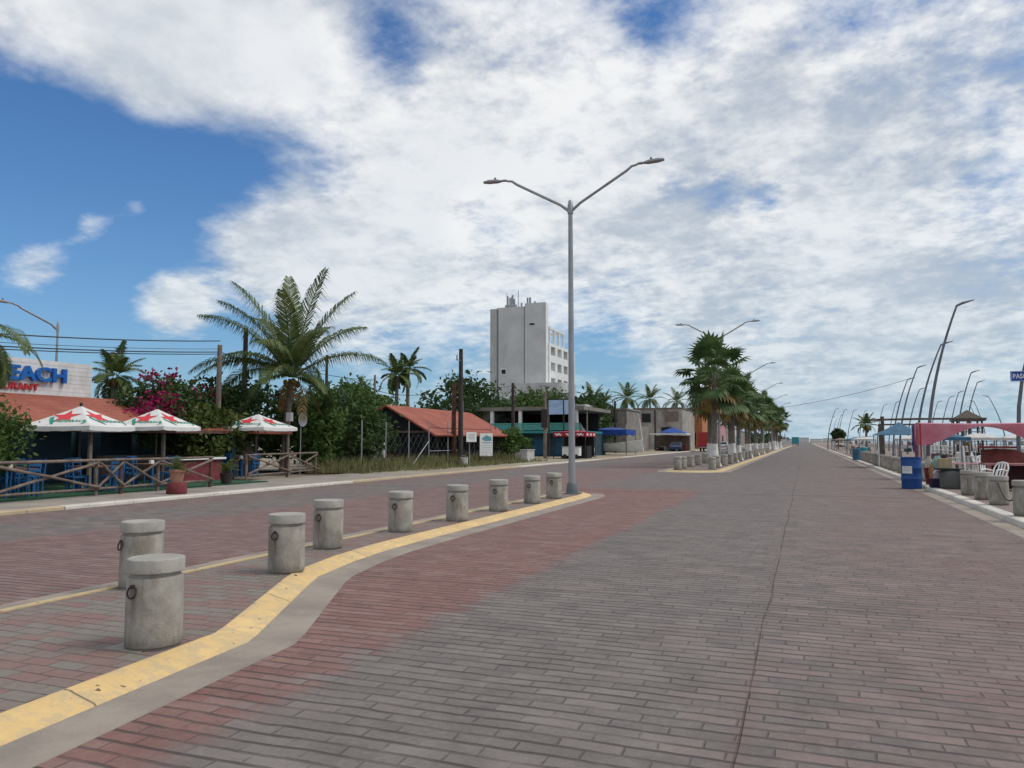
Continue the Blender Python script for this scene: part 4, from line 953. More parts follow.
# ------------------------------------------------------------------ red roofed hut
h = thing('roadside_hut', 'open hut with a long red tiled gable roof behind the grassy verge', 'hut', (0, 0, 0))
rf = MB(); rf.slab([(-20.9, 41.9, 1.98), (-20.9, 54.6, 2.0), (-25, 56.4, 3.85), (-25, 43.0, 3.92)], .10); rf.slab([(-25, 43.0, 3.92), (-25, 56.4, 3.85), (-29, 56.4, 2.0), (-29, 43.0, 2.0)], .10)
rf.build('roof', M_TILE, h)
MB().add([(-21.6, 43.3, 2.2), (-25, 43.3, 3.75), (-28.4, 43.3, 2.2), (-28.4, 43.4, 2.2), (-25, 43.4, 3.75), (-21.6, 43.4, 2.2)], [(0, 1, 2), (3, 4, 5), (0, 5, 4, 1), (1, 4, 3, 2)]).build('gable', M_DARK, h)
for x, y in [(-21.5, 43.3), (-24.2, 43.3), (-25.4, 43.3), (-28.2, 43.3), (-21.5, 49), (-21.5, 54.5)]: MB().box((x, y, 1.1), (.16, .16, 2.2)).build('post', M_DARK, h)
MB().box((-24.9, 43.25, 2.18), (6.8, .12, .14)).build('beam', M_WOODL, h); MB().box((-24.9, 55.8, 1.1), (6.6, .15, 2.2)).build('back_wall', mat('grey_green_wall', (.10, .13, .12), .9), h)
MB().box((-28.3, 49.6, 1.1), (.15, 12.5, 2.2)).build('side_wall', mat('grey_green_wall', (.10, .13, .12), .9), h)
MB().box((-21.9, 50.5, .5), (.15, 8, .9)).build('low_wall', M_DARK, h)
MB().box((-26.2, 45.0, .45), (1.6, .7, .8)).build('bench', M_REDB, h)
pl_ = MB().box((0, 0, .75), (1.0, .15, 1.5)); o = pl_.build('wall_slab', M_WHITED); o.location = (-24.4, 41.0, 0); tag(o, 'grey white concrete slab standing left of the hut', 'wall')
# chain link fence posts
cf = thing('chain_link_fence', 'rusty pipe fence frame in front of the red roofed hut', 'fence', (-21.1, 0, 0))
prev = None
for px, top in [(362, 420), (386, 422), (409, 421), (429, 421), (448, 422), (491, 424)]:
    _, y, z = atX(px, top, -21.1); MB().tube([(0, y, 0), (0, y, max(z, 2.05))], .035, 8).build('post', M_GALV, cf, True)
_, y1_, _ = atX(429, 421, -21.1); _, y2_, _ = atX(491, 424, -21.1); _, y0_, _ = atX(409, 421, -21.1)
MB().tube([(0, y1_, 2.4), (0, y2_, 2.4)], .025, 6).build('top_rail', M_POLE, cf); MB().tube([(0, y1_, 1.0), (0, y1_ + 4, 1.0)], .025, 6).build('mid_rail', M_GALV, cf); MB().tube([(0, y0_ + .3, .1), (0, y1_, 1.6)], .03, 6).build('brace', M_GALV, cf)
wm = MB()
for k in range(36):
    y = 34.5 + k * .62
    wm.bar((0, y, .1), (0, y + 1.9, 2.0), .004, .004); wm.bar((0, y + 1.9, .1), (0, y, 2.0), .004, .004)
wm.build('wire_mesh', M_GALV, cf)
# signs at the verge
s1 = thing('verge_sign', 'small square white sign on a thin post beside the tallest pole', 'sign', (-20.0, 45.0, 0))
MB().tube([(0, 0, 0), (-.15, 0, 2.2)], .03, 6).build('post', M_GALV, s1)
p = MB().box((.02, .1, 1.85), (.03, .72, .62)).build('panel', M_WHITE, s1); g_ = MB()
for k, (z, wd) in enumerate([(2.02, .5), (1.93, .42), (1.84, .5), (1.75, .36)]): g_.box((.04, .1, z), (.006, wd, .035))
g_.build('faded_print', mat('grey_print', (.40, .42, .46), .6), p)
s1.rotation_euler = (0, 0, R(-40))
s2 = thing('verge_sign', 'tall white poster sign with a teal picture next to the small square sign', 'sign', (-20.4, 48.6, 0))
for y in (-.45, .45): MB().tube([(0, y, 0), (0, y, 2.1)], .03, 6).build('post', M_POLE, s2)
p = MB().box((.05, 0, 1.35), (.03, .95, 1.55)).build('panel', M_WHITE, s2); g_ = MB()
g_.add([(.07, -.35, 1.75), (.07, 0, 2.0), (.07, .38, 1.85), (.07, .40, 1.62), (.07, -.1, 1.58)], [(0, 1, 2, 3, 4)]); g_.box((.068, .05, 1.48), (.006, .7, .06))
g_.build('teal_picture', mat('teal_print', (.12, .30, .36), .6), p); g_ = MB()
for z in (1.3, 1.15, 1.0, .85): g_.box((.068, 0, z), (.006, .66, .05))
g_.build('faded_print', mat('pale_print', (.50, .60, .62), .6), p); s2.rotation_euler = (0, 0, R(-45))
bk_ = thing('bucket', 'white bucket at the foot of the tallest utility pole', 'bucket', (-19.9, 43.9, HL)); MB().lathe([(.20, 0), (.25, .5), (.27, .52), (.24, .52), (.20, .06)], 16).build('pail', M_WHITE, bk_, True); MB().torus((0, 0, .5), .25, .008, Vector((1, 0, 0)), Vector((0, .8, -.6))).build('handle', M_GALV, bk_)
tr_ = MB().lathe([(.10, 0), (.30, .05), (.33, .2), (.28, .34), (.08, .38)], 9); o = tr_.build('rubbish_bag', M_BLACK, None, True); o.location = (-20.1, 43.2, HL); tag(o, 'black rubbish bag beside the white bucket', 'bag')
pb = MB().box((0, 0, .45), (1.0, 1.6, .9)); pb.box((0, 0, .93), (1.1, 1.7, .06)); o = pb.build('planter_box', M_WHITED); o.location = (-19.9, 55.0, 0); tag(o, 'pale concrete planter box at the end of the hut', 'planter')

# ------------------------------------------------------------------ teal balcony building
tb_ = thing('balcony_building', 'two storey building with teal balcony railing in front of the white tower', 'building', (0, 0, 0))
xl, xm, xr = -33.2, -30.3, -20.8; yf = 74.0
MB().box(((xl + xm) / 2, yf + 5, 2.35), (xm - xl, 9.9, 4.7)).build('block_wall', M_BLOCK, tb_)
MB().box(((xm + xr) / 2, yf + 5.2, 1.2), (xr - xm, 9.5, 2.4)).build('ground_floor', M_DTEAL, tb_)
MB().box(((xl + xr) / 2 + .2, yf + 4.6, 4.86), (xr - xl + .8, 11, .36)).build('roof_slab', M_BLOCK, tb_)
MB().box(((xm + xr) / 2, yf + 4.4, 2.5), (xr - xm + .1, 10.6, .22)).build('floor_slab', M_TEAL, tb_)
MB().box(((xm + xr) / 2, yf + 7.5, 3.6), (xr - xm - .2, .2, 2.0)).build('inner_wall', M_DARK, tb_)
for x in (-30.1, -27.0, -24.2, -21.1): MB().box((x, yf - .6, 3.65), (.32, .32, 2.1)).build('column', M_WHITE, tb_)
rl = MB(); rl.box(((xm + xr) / 2, yf - .8, 3.36), (xr - xm, .06, .08)); rl.box(((xm + xr) / 2, yf - .8, 2.72), (xr - xm, .06, .06))
for k in range(60): rl.box((xm + .1 + k * (xr - xm - .2) / 59, yf - .8, 3.03), (.05, .05, .62))
rl.box(((xm + xr) / 2, yf - .74, 3.03), (xr - xm, .02, .5)); rl.build('railing', M_RAIL, tb_)
for x in (-29, -27.2, -25.4, -23.0): MB().box((x, yf + .42, 1.05), (1.2, .06, 1.7)).build('shutter', mat('blue_shutter', (.02, .09, .16), .7), tb_)
for i in range(8):
    x, y = G(527 + i * 3.6, 456.5 - .25 * i); o = MB().lathe([(.09, 0), (.09, .85), (.05, .9)], 10).build('stub_post', M_WHITED, None, True); o.location = (x * .985, y, 0); tag(o, 'white stub post in the row below the teal balcony building', 'post', 'white stub posts')
bb = thing('billboard', 'pale blue double panel billboard on dark posts in front of the tower', 'billboard', (-22.6, 72, 0))
for x in (-.9, .6, 1.7): MB().box((x, 0, 2.6), (.12, .12, 5.2)).build('post', M_POLE, bb)
MB().box((-.15, -.1, 4.9), (1.45, .06, 1.4)).build('panel', M_SIGNB, bb); MB().box((1.25, -.1, 4.9), (1.05, .06, 1.4)).build('panel', M_SIGNB, bb); MB().box((.5, -.04, 5.68), (3.0, .12, .1)).build('frame', M_POLE, bb)

# ------------------------------------------------------------------ tower
tw = thing('hotel_tower', 'unfinished white concrete tower block with windowless front coloured greyer for shade', 'building', (0, 100, 0))
MB().box((-37.05, .45, 10.2), (6.6, .9, 20.4)).build('front_shaft', M_GREYB, tw)  # front greyer than the right face: sun and shade put into the colours
fl = MB(); fl.box((-40.85, .5, 10.15), (1.1, .8, 20.3)); fl.build('recess_wall', mat('recess_concrete', (.46, .45, .43), .9, .12, .4), tw)
MB().box((-34.55, .40, 10.38), (3.05, 1.1, 20.76)).build('stair_core', M_GREYB, tw); MB().box((-33.0, .40, 10.38), (.05, 1.094, 20.75)).build('side_wall', M_WHITE, tw)  # whiter sheet over the core's right side, coloured to look sunlit
gr_ = MB(); gr_.box((-36.14, -.04, 10.2), (.14, .1, 20.3)); gr_.box((-40.22, -.02, 10.1), (.2, .06, 20.1)); gr_.build('joint_groove', mat('joint_grey', (.18, .18, .18), .9), tw)
wb = MB(); yA, yB = 4.5, 16.5; xw = -33.0
floors = [3.2 * k for k in range(5)]
# room block: solid walls with real window holes along the right face, built as piers and spandrels
body = MB(); body.box((-37.5, 7.2, 7.6), (7.2, 12.4, 15.2)); body.build('room_block', M_WHITED, tw)
fc = MB(); x_ = -33.4
for y, wd in [(1.12, .8), (4.05, 1.0), (7.05, 1.0), (10.05, 1.0), (12.95, .8)]: fc.box((x_, y, 7.6), (1.2, wd, 15.2))
for z, hh_ in [(2.4, 4.8), (6.5, .95), (8.7, 1.0), (10.9, 1.0), (13.1, 1.0), (15.0, .42)]: fc.box((x_ + .004, 7.2, z), (1.2, 12.4, hh_))
fc.build('window_wall', M_WHITE, tw)  # whiter than the front, sunlight put into the colour of this face
for fl_ in (5.4, 7.6, 9.8, 12.0, 14.2):
    for k in range(4):
        MB().box((-33.75, 2.55 + 3.0 * k, fl_), (.06, 2.1, 1.3)).build('window', M_DARK if (k + int(fl_)) % 3 else M_GREYB, tw)
pg = MB()
for k in range(4): pg.box((-33.1, 1.6 + 2.2 * k, 16.3), (.28, .28, 2.2))
pg.box((-33.1, 4.9, 17.4), (.33, 7.2, .3)); pg.box((-35.6, 8.2, 17.396), (5, .3, .29)); pg.build('roof_frame', M_WHITE, tw)
bl = MB(); n_ = 10; poly = [(-36.6, -2.6)] + [(-31.4 + 1.6 * math.sin(R(90 * k / n_)), -1.0 - 1.6 * math.cos(R(90 * k / n_))) for k in range(n_ + 1)] + [(-29.8, 3.5), (-36.6, 3.5)]
bl.prism(poly, 8.0, 9.4); bl.build('curved_balcony', M_WHITED, tw)
MB().prism([(-36.4, -2.4), (-31, -2.4), (-30, -1), (-30, 3.3), (-36.4, 3.3)], 7.75, 7.995).build('balcony_soffit', M_GREYB, tw)
pr = MB()
for x, y in [(-36.2, -2.2), (-31.4, -2.1), (-30.3, 2.8)]: pr.box((x, y, 3.87), (.4, .4, 7.74))
pr.build('balcony_columns', M_WHITED, tw)
wn_ = MB().box((-39.3, -.03, 12.1 - .8), (.62, .05, .6)).build('small_window', M_DARK, tw); MB().box((-39.3, -.02, 11.3), (.9, .03, .86)).build('window_surround', M_WHITE, wn_)
MB().box((-35.0, -.19, 17.8), (.7, .05, .22)).build('vent', M_DARK, tw)
MB().add([(-40.2, -.03, 0), (-38.2, -.03, 0), (-38.2, -.03, 8.3), (-40.2, -.03, 7.4)], [(0, 1, 2, 3)]).build('white_patch', M_WHITE, tw)
an = thing('antenna_cluster', 'cluster of mobile antennas on top of the white tower', 'antenna', (-38.2, 101.5, 20.4))
for dx, hh, r_ in [(-1.2, 2.4, .04), (.55, 2.6, .05), (-.5, 1.8, .05), (2.2, 1.5, .04)]: MB().tube([(dx, 0, 0), (dx, 0, hh)], r_, 6).build('mast', M_GALV, an)
for dx, z, hh in [(-1.0, 1.2, 1.3), (-.65, .9, 1.4), (-.25, 1.3, 1.3), (0, .8, 1.2), (2.0, .9, 1.1), (2.4, 1.0, .9), (1.1, .4, .7), (3.1, .5, .7), (3.4, .35, .5)]: MB().box((dx, -.15, z), (.22, .14, hh)).build('panel_antenna', M_GALV, an)
MB().box((-.6, .1, .3), (1.6, .6, .6)).build('cabinet', M_GALV, an)

# ------------------------------------------------------------------ left stalls and buildings further on
def canopy_stall(name, lab, cx, cy, wx, wy, z, m, peak=.35, post=M_POLE, valance=.25, wmat=None, marks=0):
    t = thing(name, lab, 'stall', (cx, cy, HL)); hx, hy = wx / 2, wy / 2; cb = MB(); N = 8; vs = []
    for j in range(N + 1):
        for i in range(N + 1):
            u, v = i / N * 2 - 1, j / N * 2 - 1
            vs.append((u * hx, v * hy, z + peak * (1 - max(abs(u), abs(v))) - .05 * math.cos(u * math.pi * 1.5) ** 2))
    cb.add(vs, [(j * (N + 1) + i, j * (N + 1) + i + 1, (j + 1) * (N + 1) + i + 1, (j + 1) * (N + 1) + i) for j in range(N) for i in range(N)])
    for a, b in [((-hx, -hy), (hx, -hy)), ((hx, -hy), (hx, hy)), ((hx, hy), (-hx, hy)), ((-hx, hy), (-hx, -hy))]:
        vs = []
        for k in range(13):
            q = k / 12; x = a[0] + (b[0] - a[0]) * q; y = a[1] + (b[1] - a[1]) * q; zz = z - .05; vs += [(x, y, zz + .03), (x, y, zz - valance * (1 if k % 2 else .75))]
        cb.add(vs, [(2 * i, 2 * i + 1, 2 * i + 3, 2 * i + 2) for i in range(12)])
    co = cb.build('canopy', m, t)
    if marks:
        g = MB()
        for k in range(marks):
            for face in (0, 1):
                u0 = (-hx + wx * (k + .5) / marks) if face == 0 else (-hy + wy * (k + .5) / marks); zc = z - .05 - valance * .45
                vs = []
                for q in range(9):
                    a = (q / 8 - .5) * .62; h_ = valance * (.10 + .12 * math.sin(q / 8 * math.pi)); wv = valance * .14 * math.sin(q * 1.6)
                    for zz in (zc + wv - h_, zc + wv + h_): vs.append((u0 + a, -hy - .012, zz) if face == 0 else (hx + .012, u0 + a, zz))
                g.add(vs, [(2 * q, 2 * q + 2, 2 * q + 3, 2 * q + 1) for q in range(8)])
        g.build('white_swash', M_WHITE, co)
    for x in (-hx + .05, hx - .05):
        for y in (-hy + .05, hy - .05): MB().tube([(x, y, 0), (x, y, z)], .035, 6).build('post', post, t)
    return t
st1 = canopy_stall('food_stall', 'food stall under a red canopy with white swashes behind the near lamp pole', -19.3, 66.5, 3.0, 3.4, 2.35, M_REDC, .15, valance=.42, marks=3)
MB().box((0, .6, .55), (2.4, 1.6, 1.1)).build('dark_counter', M_DARK, st1); MB().box((.0, 1.5, 1.2), (2.8, .1, 2.2)).build('back_sheet', M_DARK, st1)
ct = thing('food_cart', 'white food cart standing under the red canopy', 'cart', (-18.9, 64.2, HL)); MB().box((0, 0, .65), (1.5, .8, .75)).build('body', M_WHITE, ct); MB().box((0, 0, 1.05), (1.6, .9, .06)).build('top', M_GALV, ct)
for x in (-.5, .5):
    for y in (-.4, .4): MB().tube([(x, y - .04, .2), (x, y + .04, .2)], .2, 14).build('wheel', M_BLACK, ct)
def plastic_chair(lab, loc, rz, tilt=0.0):
    t = thing('plastic_chair', lab, 'chair', loc, rz, 'white plastic chairs'); t.rotation_euler = (tilt, 0, rz)
    MB().box((0, 0, .43), (.44, .42, .03)).build('seat', M_WHITE, t)
    for x in (-.2, .2):
        for y in (-.19, .19): MB().tube([(x * 1.15, y * 1.15, 0), (x, y, .42)], [.022, .026], 6).build('leg', M_WHITE, t)
    bk = MB(); pts = [(-.21, .2, .43), (-.22, .27, .75), (-.15, .30, .90), (0, .31, .93), (.15, .30, .90), (.22, .27, .75), (.21, .2, .43)]; bk.tube(pts, .022, 6)
    for x in (-.09, 0, .09): bk.bar((x, .21, .44), (x, .305, .91), .04, .015)
    bk.build('backrest', M_WHITE, t); ar = MB()
    for s in (-1, 1): ar.tube([(s * .22, .25, .66), (s * .25, 0, .66), (s * .24, -.2, .60), (s * .22, -.2, .42)], .02, 6)
    ar.build('armrests', M_WHITE, t)
x, y = G(591, 457.5, HL); plastic_chair('white plastic chair between the red stall and the boat', (x, y, HL), R(-30))
pk = thing('white_tent', 'small pointed white tent behind the red stall', 'tent', (-22.6, 80, 0)); cb = MB(); cb.add([(-1.4, -1.4, 2.3), (1.4, -1.4, 2.3), (1.4, 1.4, 2.3), (-1.4, 1.4, 2.3), (0, 0, 3.6), (-.45, -.45, 2.75), (.45, -.45, 2.75), (.45, .45, 2.75), (-.45, .45, 2.75)],
       [(0, 1, 6, 5), (1, 2, 7, 6), (2, 3, 8, 7), (3, 0, 5, 8), (5, 6, 4), (6, 7, 4), (7, 8, 4), (8, 5, 4)]); cb.build('canopy', M_CANV, pk)
for x in (-1.35, 1.35):
    for y in (-1.35, 1.35): MB().tube([(x, y, 0), (x, y, 2.3)], .03, 6).build('post', M_GALV, pk)
st2 = canopy_stall('boat_shelter', 'boat shelter under a bright blue tarp on the left verge', -20.3, 85, 4.4, 5.0, 2.8, M_BLUEC, .3, valance=.62)
MB().box((-2.0, 1.5, 1.2), (.1, 2, 2.3)).build('side_sheet', M_WHITED, st2)
def boat(lab, loc, rz, L=5.6, B=1.7, Hh=.85):
    t = thing('fishing_boat', lab, 'boat', loc, rz); N = 12; prof = []
    vs = []
    for i in range(N + 1):
        u = i / N; b = B / 2 * (1 - max(0, (u - .45) / .55) ** 2.2) * (.85 + .15 * min(1, u * 3)); sh = Hh * (1 + .75 * max(0, u - .3) ** 1.6); kz = .05 + .35 * max(0, u - .7) ** 1.5 * 2
        x = -L / 2 + L * u
        for (yy, zz) in [(-b, sh), (-b * .93, sh * .55 + kz * .3), (-b * .6, kz + .1), (0, kz), (b * .6, kz + .1), (b * .93, sh * .55 + kz * .3), (b, sh)]: vs.append((x, yy, zz))
    m = MB(); m.add(vs, [(i * 7 + j, (i + 1) * 7 + j, (i + 1) * 7 + j + 1, i * 7 + j + 1) for i in range(N) for j in range(6)] + [(0, 1, 2, 3, 4, 5, 6)])
    m.add([(v[0] * .98, v[1] * .94, v[2] - .0 if k % 7 in (0, 6) else v[2] + .06) for k, v in enumerate(vs)], [(i * 7 + j + 1, (i + 1) * 7 + j + 1, (i + 1) * 7 + j, i * 7 + j) for i in range(N) for j in range(6)])
    m.build('hull', M_HULL, t, True); g = MB()
    for j in (0, 6): g.tube([vs[i * 7 + j] for i in range(N + 1)], .035, 6)
    g.build('gunwale', M_WHITE, t)
    for u in (.25, .5, .7): 
        x = -L / 2 + L * u; MB().box((x, 0, Hh * .75), (.3, B * .8, .05)).build('thwart', M_HULL, t)
boat('white open fishing boat resting under the blue tarp', (-19.3, 83.6, .3), R(-14), 6.0, 1.8, 1.0)
boat('pale fishing boat on the sand left of the blue tarp shelter', (-23.6, 82.0, .25), R(20), 5.0)
st3 = canopy_stall('vendor_stall', 'vendor stall with a white edged blue awning before the palm island', -19.8, 122, 5.6, 5, 2.75, M_CANV, .1, valance=.22); MB().add([(-1.5, -2.2, 2.85), (2.6, -2.2, 2.75), (2.6, 2.2, 2.75), (-1.5, 2.2, 2.85), (.5, 0, 3.7)], [(0, 1, 4), (1, 2, 4), (2, 3, 4), (3, 0, 4)]).build('blue_top', M_BLUEC, st3)
MB().box((0, 2.2, 1.2), (5.4, .1, 2.4)).build('back_sheet', M_BRICKW, st3); rg3 = random.Random(77)
for k in range(16): a = rg3.uniform(.25, .7); MB().box((rg3.uniform(-2.4, 1.2), rg3.uniform(-1.8, 1.8), a / 2), (a, a * .8, a), rg3.uniform(0, 3)).build('crate', rg3.choice([M_DARK, M_POLE2, M_BLUEC2, M_WHITED, M_REDB]), st3)
pass; MB().box((2.0, -1.2, .5), (1.2, 1.4, 1.0)).build('red_counter', M_REDB, st3)
def car(name, lab, loc, rz, m, kind='car'):
    t = thing(name, lab, 'car' if kind == 'car' else 'truck', loc, rz)
    if kind == 'car':
        prof = [(-2.1, .35), (-2.15, .75), (-1.7, .95), (-1.2, 1.42), (.5, 1.45), (1.1, .98), (1.95, .88), (2.1, .6), (2.05, .35)]
        b = MB(); n = len(prof); vs = [(x, -.84 if z < 1 else -.70, z) for x, z in prof] + [(x, .84 if z < 1 else .70, z) for x, z in prof]
        b.add(vs, [tuple(range(n))[::-1], tuple(range(n, 2 * n))] + [(i, (i + 1) % n, n + (i + 1) % n, n + i) for i in range(n)]); b.build('body', m, t)
        w_ = MB()
        for s in (-1, 1): w_.add([(-1.45, s * .80, 1.0), (.85, s * .80, 1.0), (.42, s * .725, 1.38), (-1.15, s * .725, 1.38)], [(0, 1, 2, 3)])
        w_.add([(-1.68, -.66, 1.0), (-1.68, .66, 1.0), (-1.27, .6, 1.38), (-1.27, -.6, 1.38)], [(0, 1, 2, 3)]); w_.build('windows', M_GLASS, t)
        for s in (-1, 1): MB().box((-2.12, s * .62, .78), (.08, .26, .16)).build('tail_light', M_RED, t)
        wh = [(-1.3, .32), (1.3, .32)]
    else:
        MB().box((-.9, 0, 1.75), (4.2, 2.15, 2.35)).build('cargo_box', m, t); c = MB(); prof = [(1.3, .55), (1.3, 2.2), (2.0, 2.25), (2.45, 1.4), (2.95, 1.3), (3.0, .55)]; n = len(prof)
        c.add([(x, -.95, z) for x, z in prof] + [(x, .95, z) for x, z in prof], [tuple(range(n))[::-1], tuple(range(n, 2 * n))] + [(i, (i + 1) % n, n + (i + 1) % n, n + i) for i in range(n)]); c.build('cab', m, t)
        MB().box((0, 0, .5), (5.6, .9, .18)).build('chassis', M_BLACK, t); MB().box((-3.02, 0, .62), (.08, 1.9, .16)).build('bumper', M_GALV, t)
        fr_ = MB()
        for y in (-.53, .53): fr_.box((-3.015, y, 1.75), (.03, 1.0, 2.2))
        fr_.build('rear_doors', m, t)
        for s in (-1, 1): MB().box((-3.05, s * .85, .8), (.06, .2, .14)).build('tail_light', M_RED, t)
        wh = [(-1.8, .42), (2.0, .42)]
    for x, r_ in wh:
        for s in (-1, 1):
            ty = MB().tube([(x, s * .72, r_), (x, s * .92, r_)], r_, 18).build('wheel', M_BLACK, t); MB().tube([(x, s * .9, r_), (x, s * .93, r_)], r_ * .55, 12).build('rim', M_GALV, ty)
car('parked_car', 'dark blue parked car under the white edged awning', (-18.4, 119, 0), R(95), mat('dark_blue_car', (.02, .05, .12), .3)); car('box_truck', 'red box truck parked on the left roadway behind the first palm', (-14.1, 122, 0), R(90), M_RED, 'truck')
car('box_truck', 'teal box truck far down the boulevard near its vanishing end', (-3.0, 275, 0), R(90), M_TEAL, 'truck')
car('parked_car', 'silver parked car behind the palm island trunks', (-14.3, 150, 0), R(90), mat('silver_car', (.4, .41, .42), .3)); car('parked_car', 'dark red parked car far behind the palm island trunks', (-14.4, 168, 0), R(90), mat('maroon_car', (.2, .03, .03), .3))
# block walls and buildings
def building(lab, x0, x1, y0, y1, hh, m, roof=None, openings=(), cat='building', name='block_building'):
    t = thing(name, lab, cat, (x0, y0, 0)); W, Dp = x1 - x0, y1 - y0
    MB().box((W / 2, Dp / 2, hh / 2), (W, Dp, hh)).build('walls', m, t); MB().box((W / 2, Dp / 2, hh + .12), (W + .3, Dp + .3, .24)).build('roof', roof or M_BLOCK, t)
    for (face, u, z, wd, ht, om) in openings:
        if face == 'f': MB().box((u, -.02, z), (wd, .08, ht)).build('window', om, t)
        else: MB().box((W + .02, u, z), (.08, wd, ht)).build('window', om, t)
    return t
wl_ = MB().box((0, 0, 1.9), (9.5, .25, 3.8)); wl_.box((4.7, 8, 1.9), (.25, 16, 3.8)); wl_.box((0, 0, 3.84), (9.7, .35, .1)); o = wl_.build('block_wall', M_BLOCK); o.location = (-27.5, 103, 0); tag(o, 'grey block wall behind the boat shelter', 'wall')
lp_ = MB().bar((0, 0, 0), (-.5, 0, 4.6), .35, .3); o = lp_.build('leaning_post', M_WHITED); o.location = (-20.6, 104, 0); tag(o, 'white leaning post against the grey block wall', 'post')
building('unfinished block house with a dark opening above the grey wall', -31, -24.5, 112, 122, 6.2, M_BLOCK, None, [('f', 4.6, 5.0, .9, 1.4, M_DARK), ('f', 1.8, 4.8, .9, 1.0, M_DARK)])
building('grey brown roofed building with pale lower storey left of the fan palms', -29, -20.5, 140, 156, 7.4, mat('drab_render', (.34, .31, .28), .9, .2, .6, stain=((.16, .14, .12), .6, .5, .6)), M_BRICKW, [('f', 2, 5.8, 1.6, 1.6, M_DARK), ('f', 5.6, 3.0, 1.8, 2.2, M_DARK), ('f', 6.6, 6.0, 2.4, 1.8, M_BRICKW)])
building('orange fronted shop building behind the first fan palm', -28, -19.2, 158, 176, 8.0, mat('orange_wall', (.42, .17, .07), .8), M_BLOCK, [('f', 3, 2, 2.2, 2.6, M_DARK), ('f', 6.5, 2, 2, 2.6, M_DARK), ('s', 5, 2, 3, 2.6, M_DARK), ('s', 11, 2, 3, 2.6, M_DARK)])
building('pink shop front seen between the palm trunks', -26, -18.6, 180, 200, 5.5, mat('pink_wall', (.45, .22, .22), .8), M_BLOCK, [('s', 5, 1.6, 3, 2.6, M_DARK), ('s', 12, 1.6, 3, 2.6, M_DARK), ('f', 4, 1.6, 3, 2.4, M_DARK)])
building('white shop front further behind the palm trunks', -26, -18.2, 206, 232, 5.0, M_WHITED, M_BLOCK, [('s', 5, 1.6, 3, 2.6, M_RED), ('s', 12, 1.6, 3, 2.6, M_DARK), ('s', 20, 1.6, 3, 2.6, M_TEAL)])
building('low grey building at the far end of the left roadway', -26, -18.4, 240, 290, 4.5, M_BLOCK)
building('small peach house with white eave right of the lamp pole', -26.7, -25.4, 92, 97, 5.9, mat('peach_wall', (.5, .33, .25), .8), M_WHITED, [])
for i, (x, hh) in enumerate([(-18, 3), (-6, 4), (4, 3), (14, 3.5), (26, 3)]): building('tiny hazy building at the end of the boulevard', x, x + 9, 640 + 12 * i, 660 + 12 * i, hh, M_GREYB)['group'] = 'hazy buildings at the vanishing point'

# ------------------------------------------------------------------ right promenade
b = thing('plastic_barrel', 'bright blue plastic barrel with a white label at the right kerb', 'barrel', (3.32, 29.1, 0))
MB().lathe([(.29, 0), (.31, .02), (.315, .30), (.325, .32), (.325, .35), (.315, .37), (.315, .66), (.325, .68), (.325, .71), (.315, .73), (.31, 1.02), (.325, 1.03), (.325, 1.06), (.29, 1.06), (.28, .98)], 32).build('body', M_BARREL, b, True)
lb = MB(); a0 = R(-112); vs = []
for i in range(7):
    a = a0 + R(4 + 60 * (i / 6 - .5)) - .25; 
    for z in (.52, .76): vs.append((.329 * math.cos(a), .329 * math.sin(a), z))
lb.add(vs, [(2 * i, 2 * i + 2, 2 * i + 3, 2 * i + 1) for i in range(6)]); lo = lb.build('label', M_WHITE, b); g = MB()
for z, n0, n1 in [(.70, 1, 5), (.655, 1, 6), (.60, 1, 5)]:
    vs = []
    for i in range(n0 * 3, n1 * 3 + 1):
        a = a0 + R(4 + 60 * (i / 18 - .5)) - .25; vs += [(.331 * math.cos(a), .331 * math.sin(a), z), (.331 * math.cos(a), .331 * math.sin(a), z + .018)]
    g.add(vs, [(2 * i, 2 * i + 2, 2 * i + 3, 2 * i + 1) for i in range((n1 - n0) * 3)])
g.build('faded_print', mat('grey_print', (.40, .42, .46), .6), lo)

def tent(lab, x0, x1, y0, y1, ztop, zlow, m, corner=None):
    t = thing('sun_canopy', lab, 'canopy', (x0, y0, HR)); W, Dp = x1 - x0, y1 - y0; N = 24; cb = MB()
    top = lambda u, v: (u * W, v * Dp, ztop - .05 * math.sin(math.pi * u) + .05 * math.sin(math.pi * v))
    vs = [top(i / N, j / 6) for j in range(7) for i in range(N + 1)]
    cb.add(vs, [(j * (N + 1) + i, j * (N + 1) + i + 1, (j + 1) * (N + 1) + i + 1, (j + 1) * (N + 1) + i) for j in range(6) for i in range(N)])
    def skirt(f, d):
        vs = []
        for i in range(N + 1):
            u = i / N; p = f(u); k = abs(math.cos(math.pi * u * d)) ** 2.4; vs += [p, (p[0], p[1], ztop - .12 - (ztop - zlow - .12) * k)]
        cb.add(vs, [(2 * i, 2 * i + 1, 2 * i + 3, 2 * i + 2) for i in range(N)])
    skirt(lambda u: top(u, 0), 1); skirt(lambda u: top(u, 1), 1); skirt(lambda u: top(0, u), 1); skirt(lambda u: top(1, u), 1)
    cb.build('canopy', m, t, True, 50)
    for x in (0.02, W - .02):
        for y in (0.02, Dp - .02): MB().tube([(x, y, 0), (x, y, ztop)], .035, 8).build('post', M_RED if x < 1 else M_GALV, t)
    return t
tent('faded pink sun canopy sagging between its posts at the right edge', 4.42, 9.4, 35.5, 37.2, 2.2, 1.30, M_PINK)
cp = thing('sun_canopy', 'slate blue peaked tarp on white poles left of the pink canopy', 'canopy', (3.95, 50, HR)); cb = MB(); N = 8; W, Dp = 2.75, 3.5; vs = []
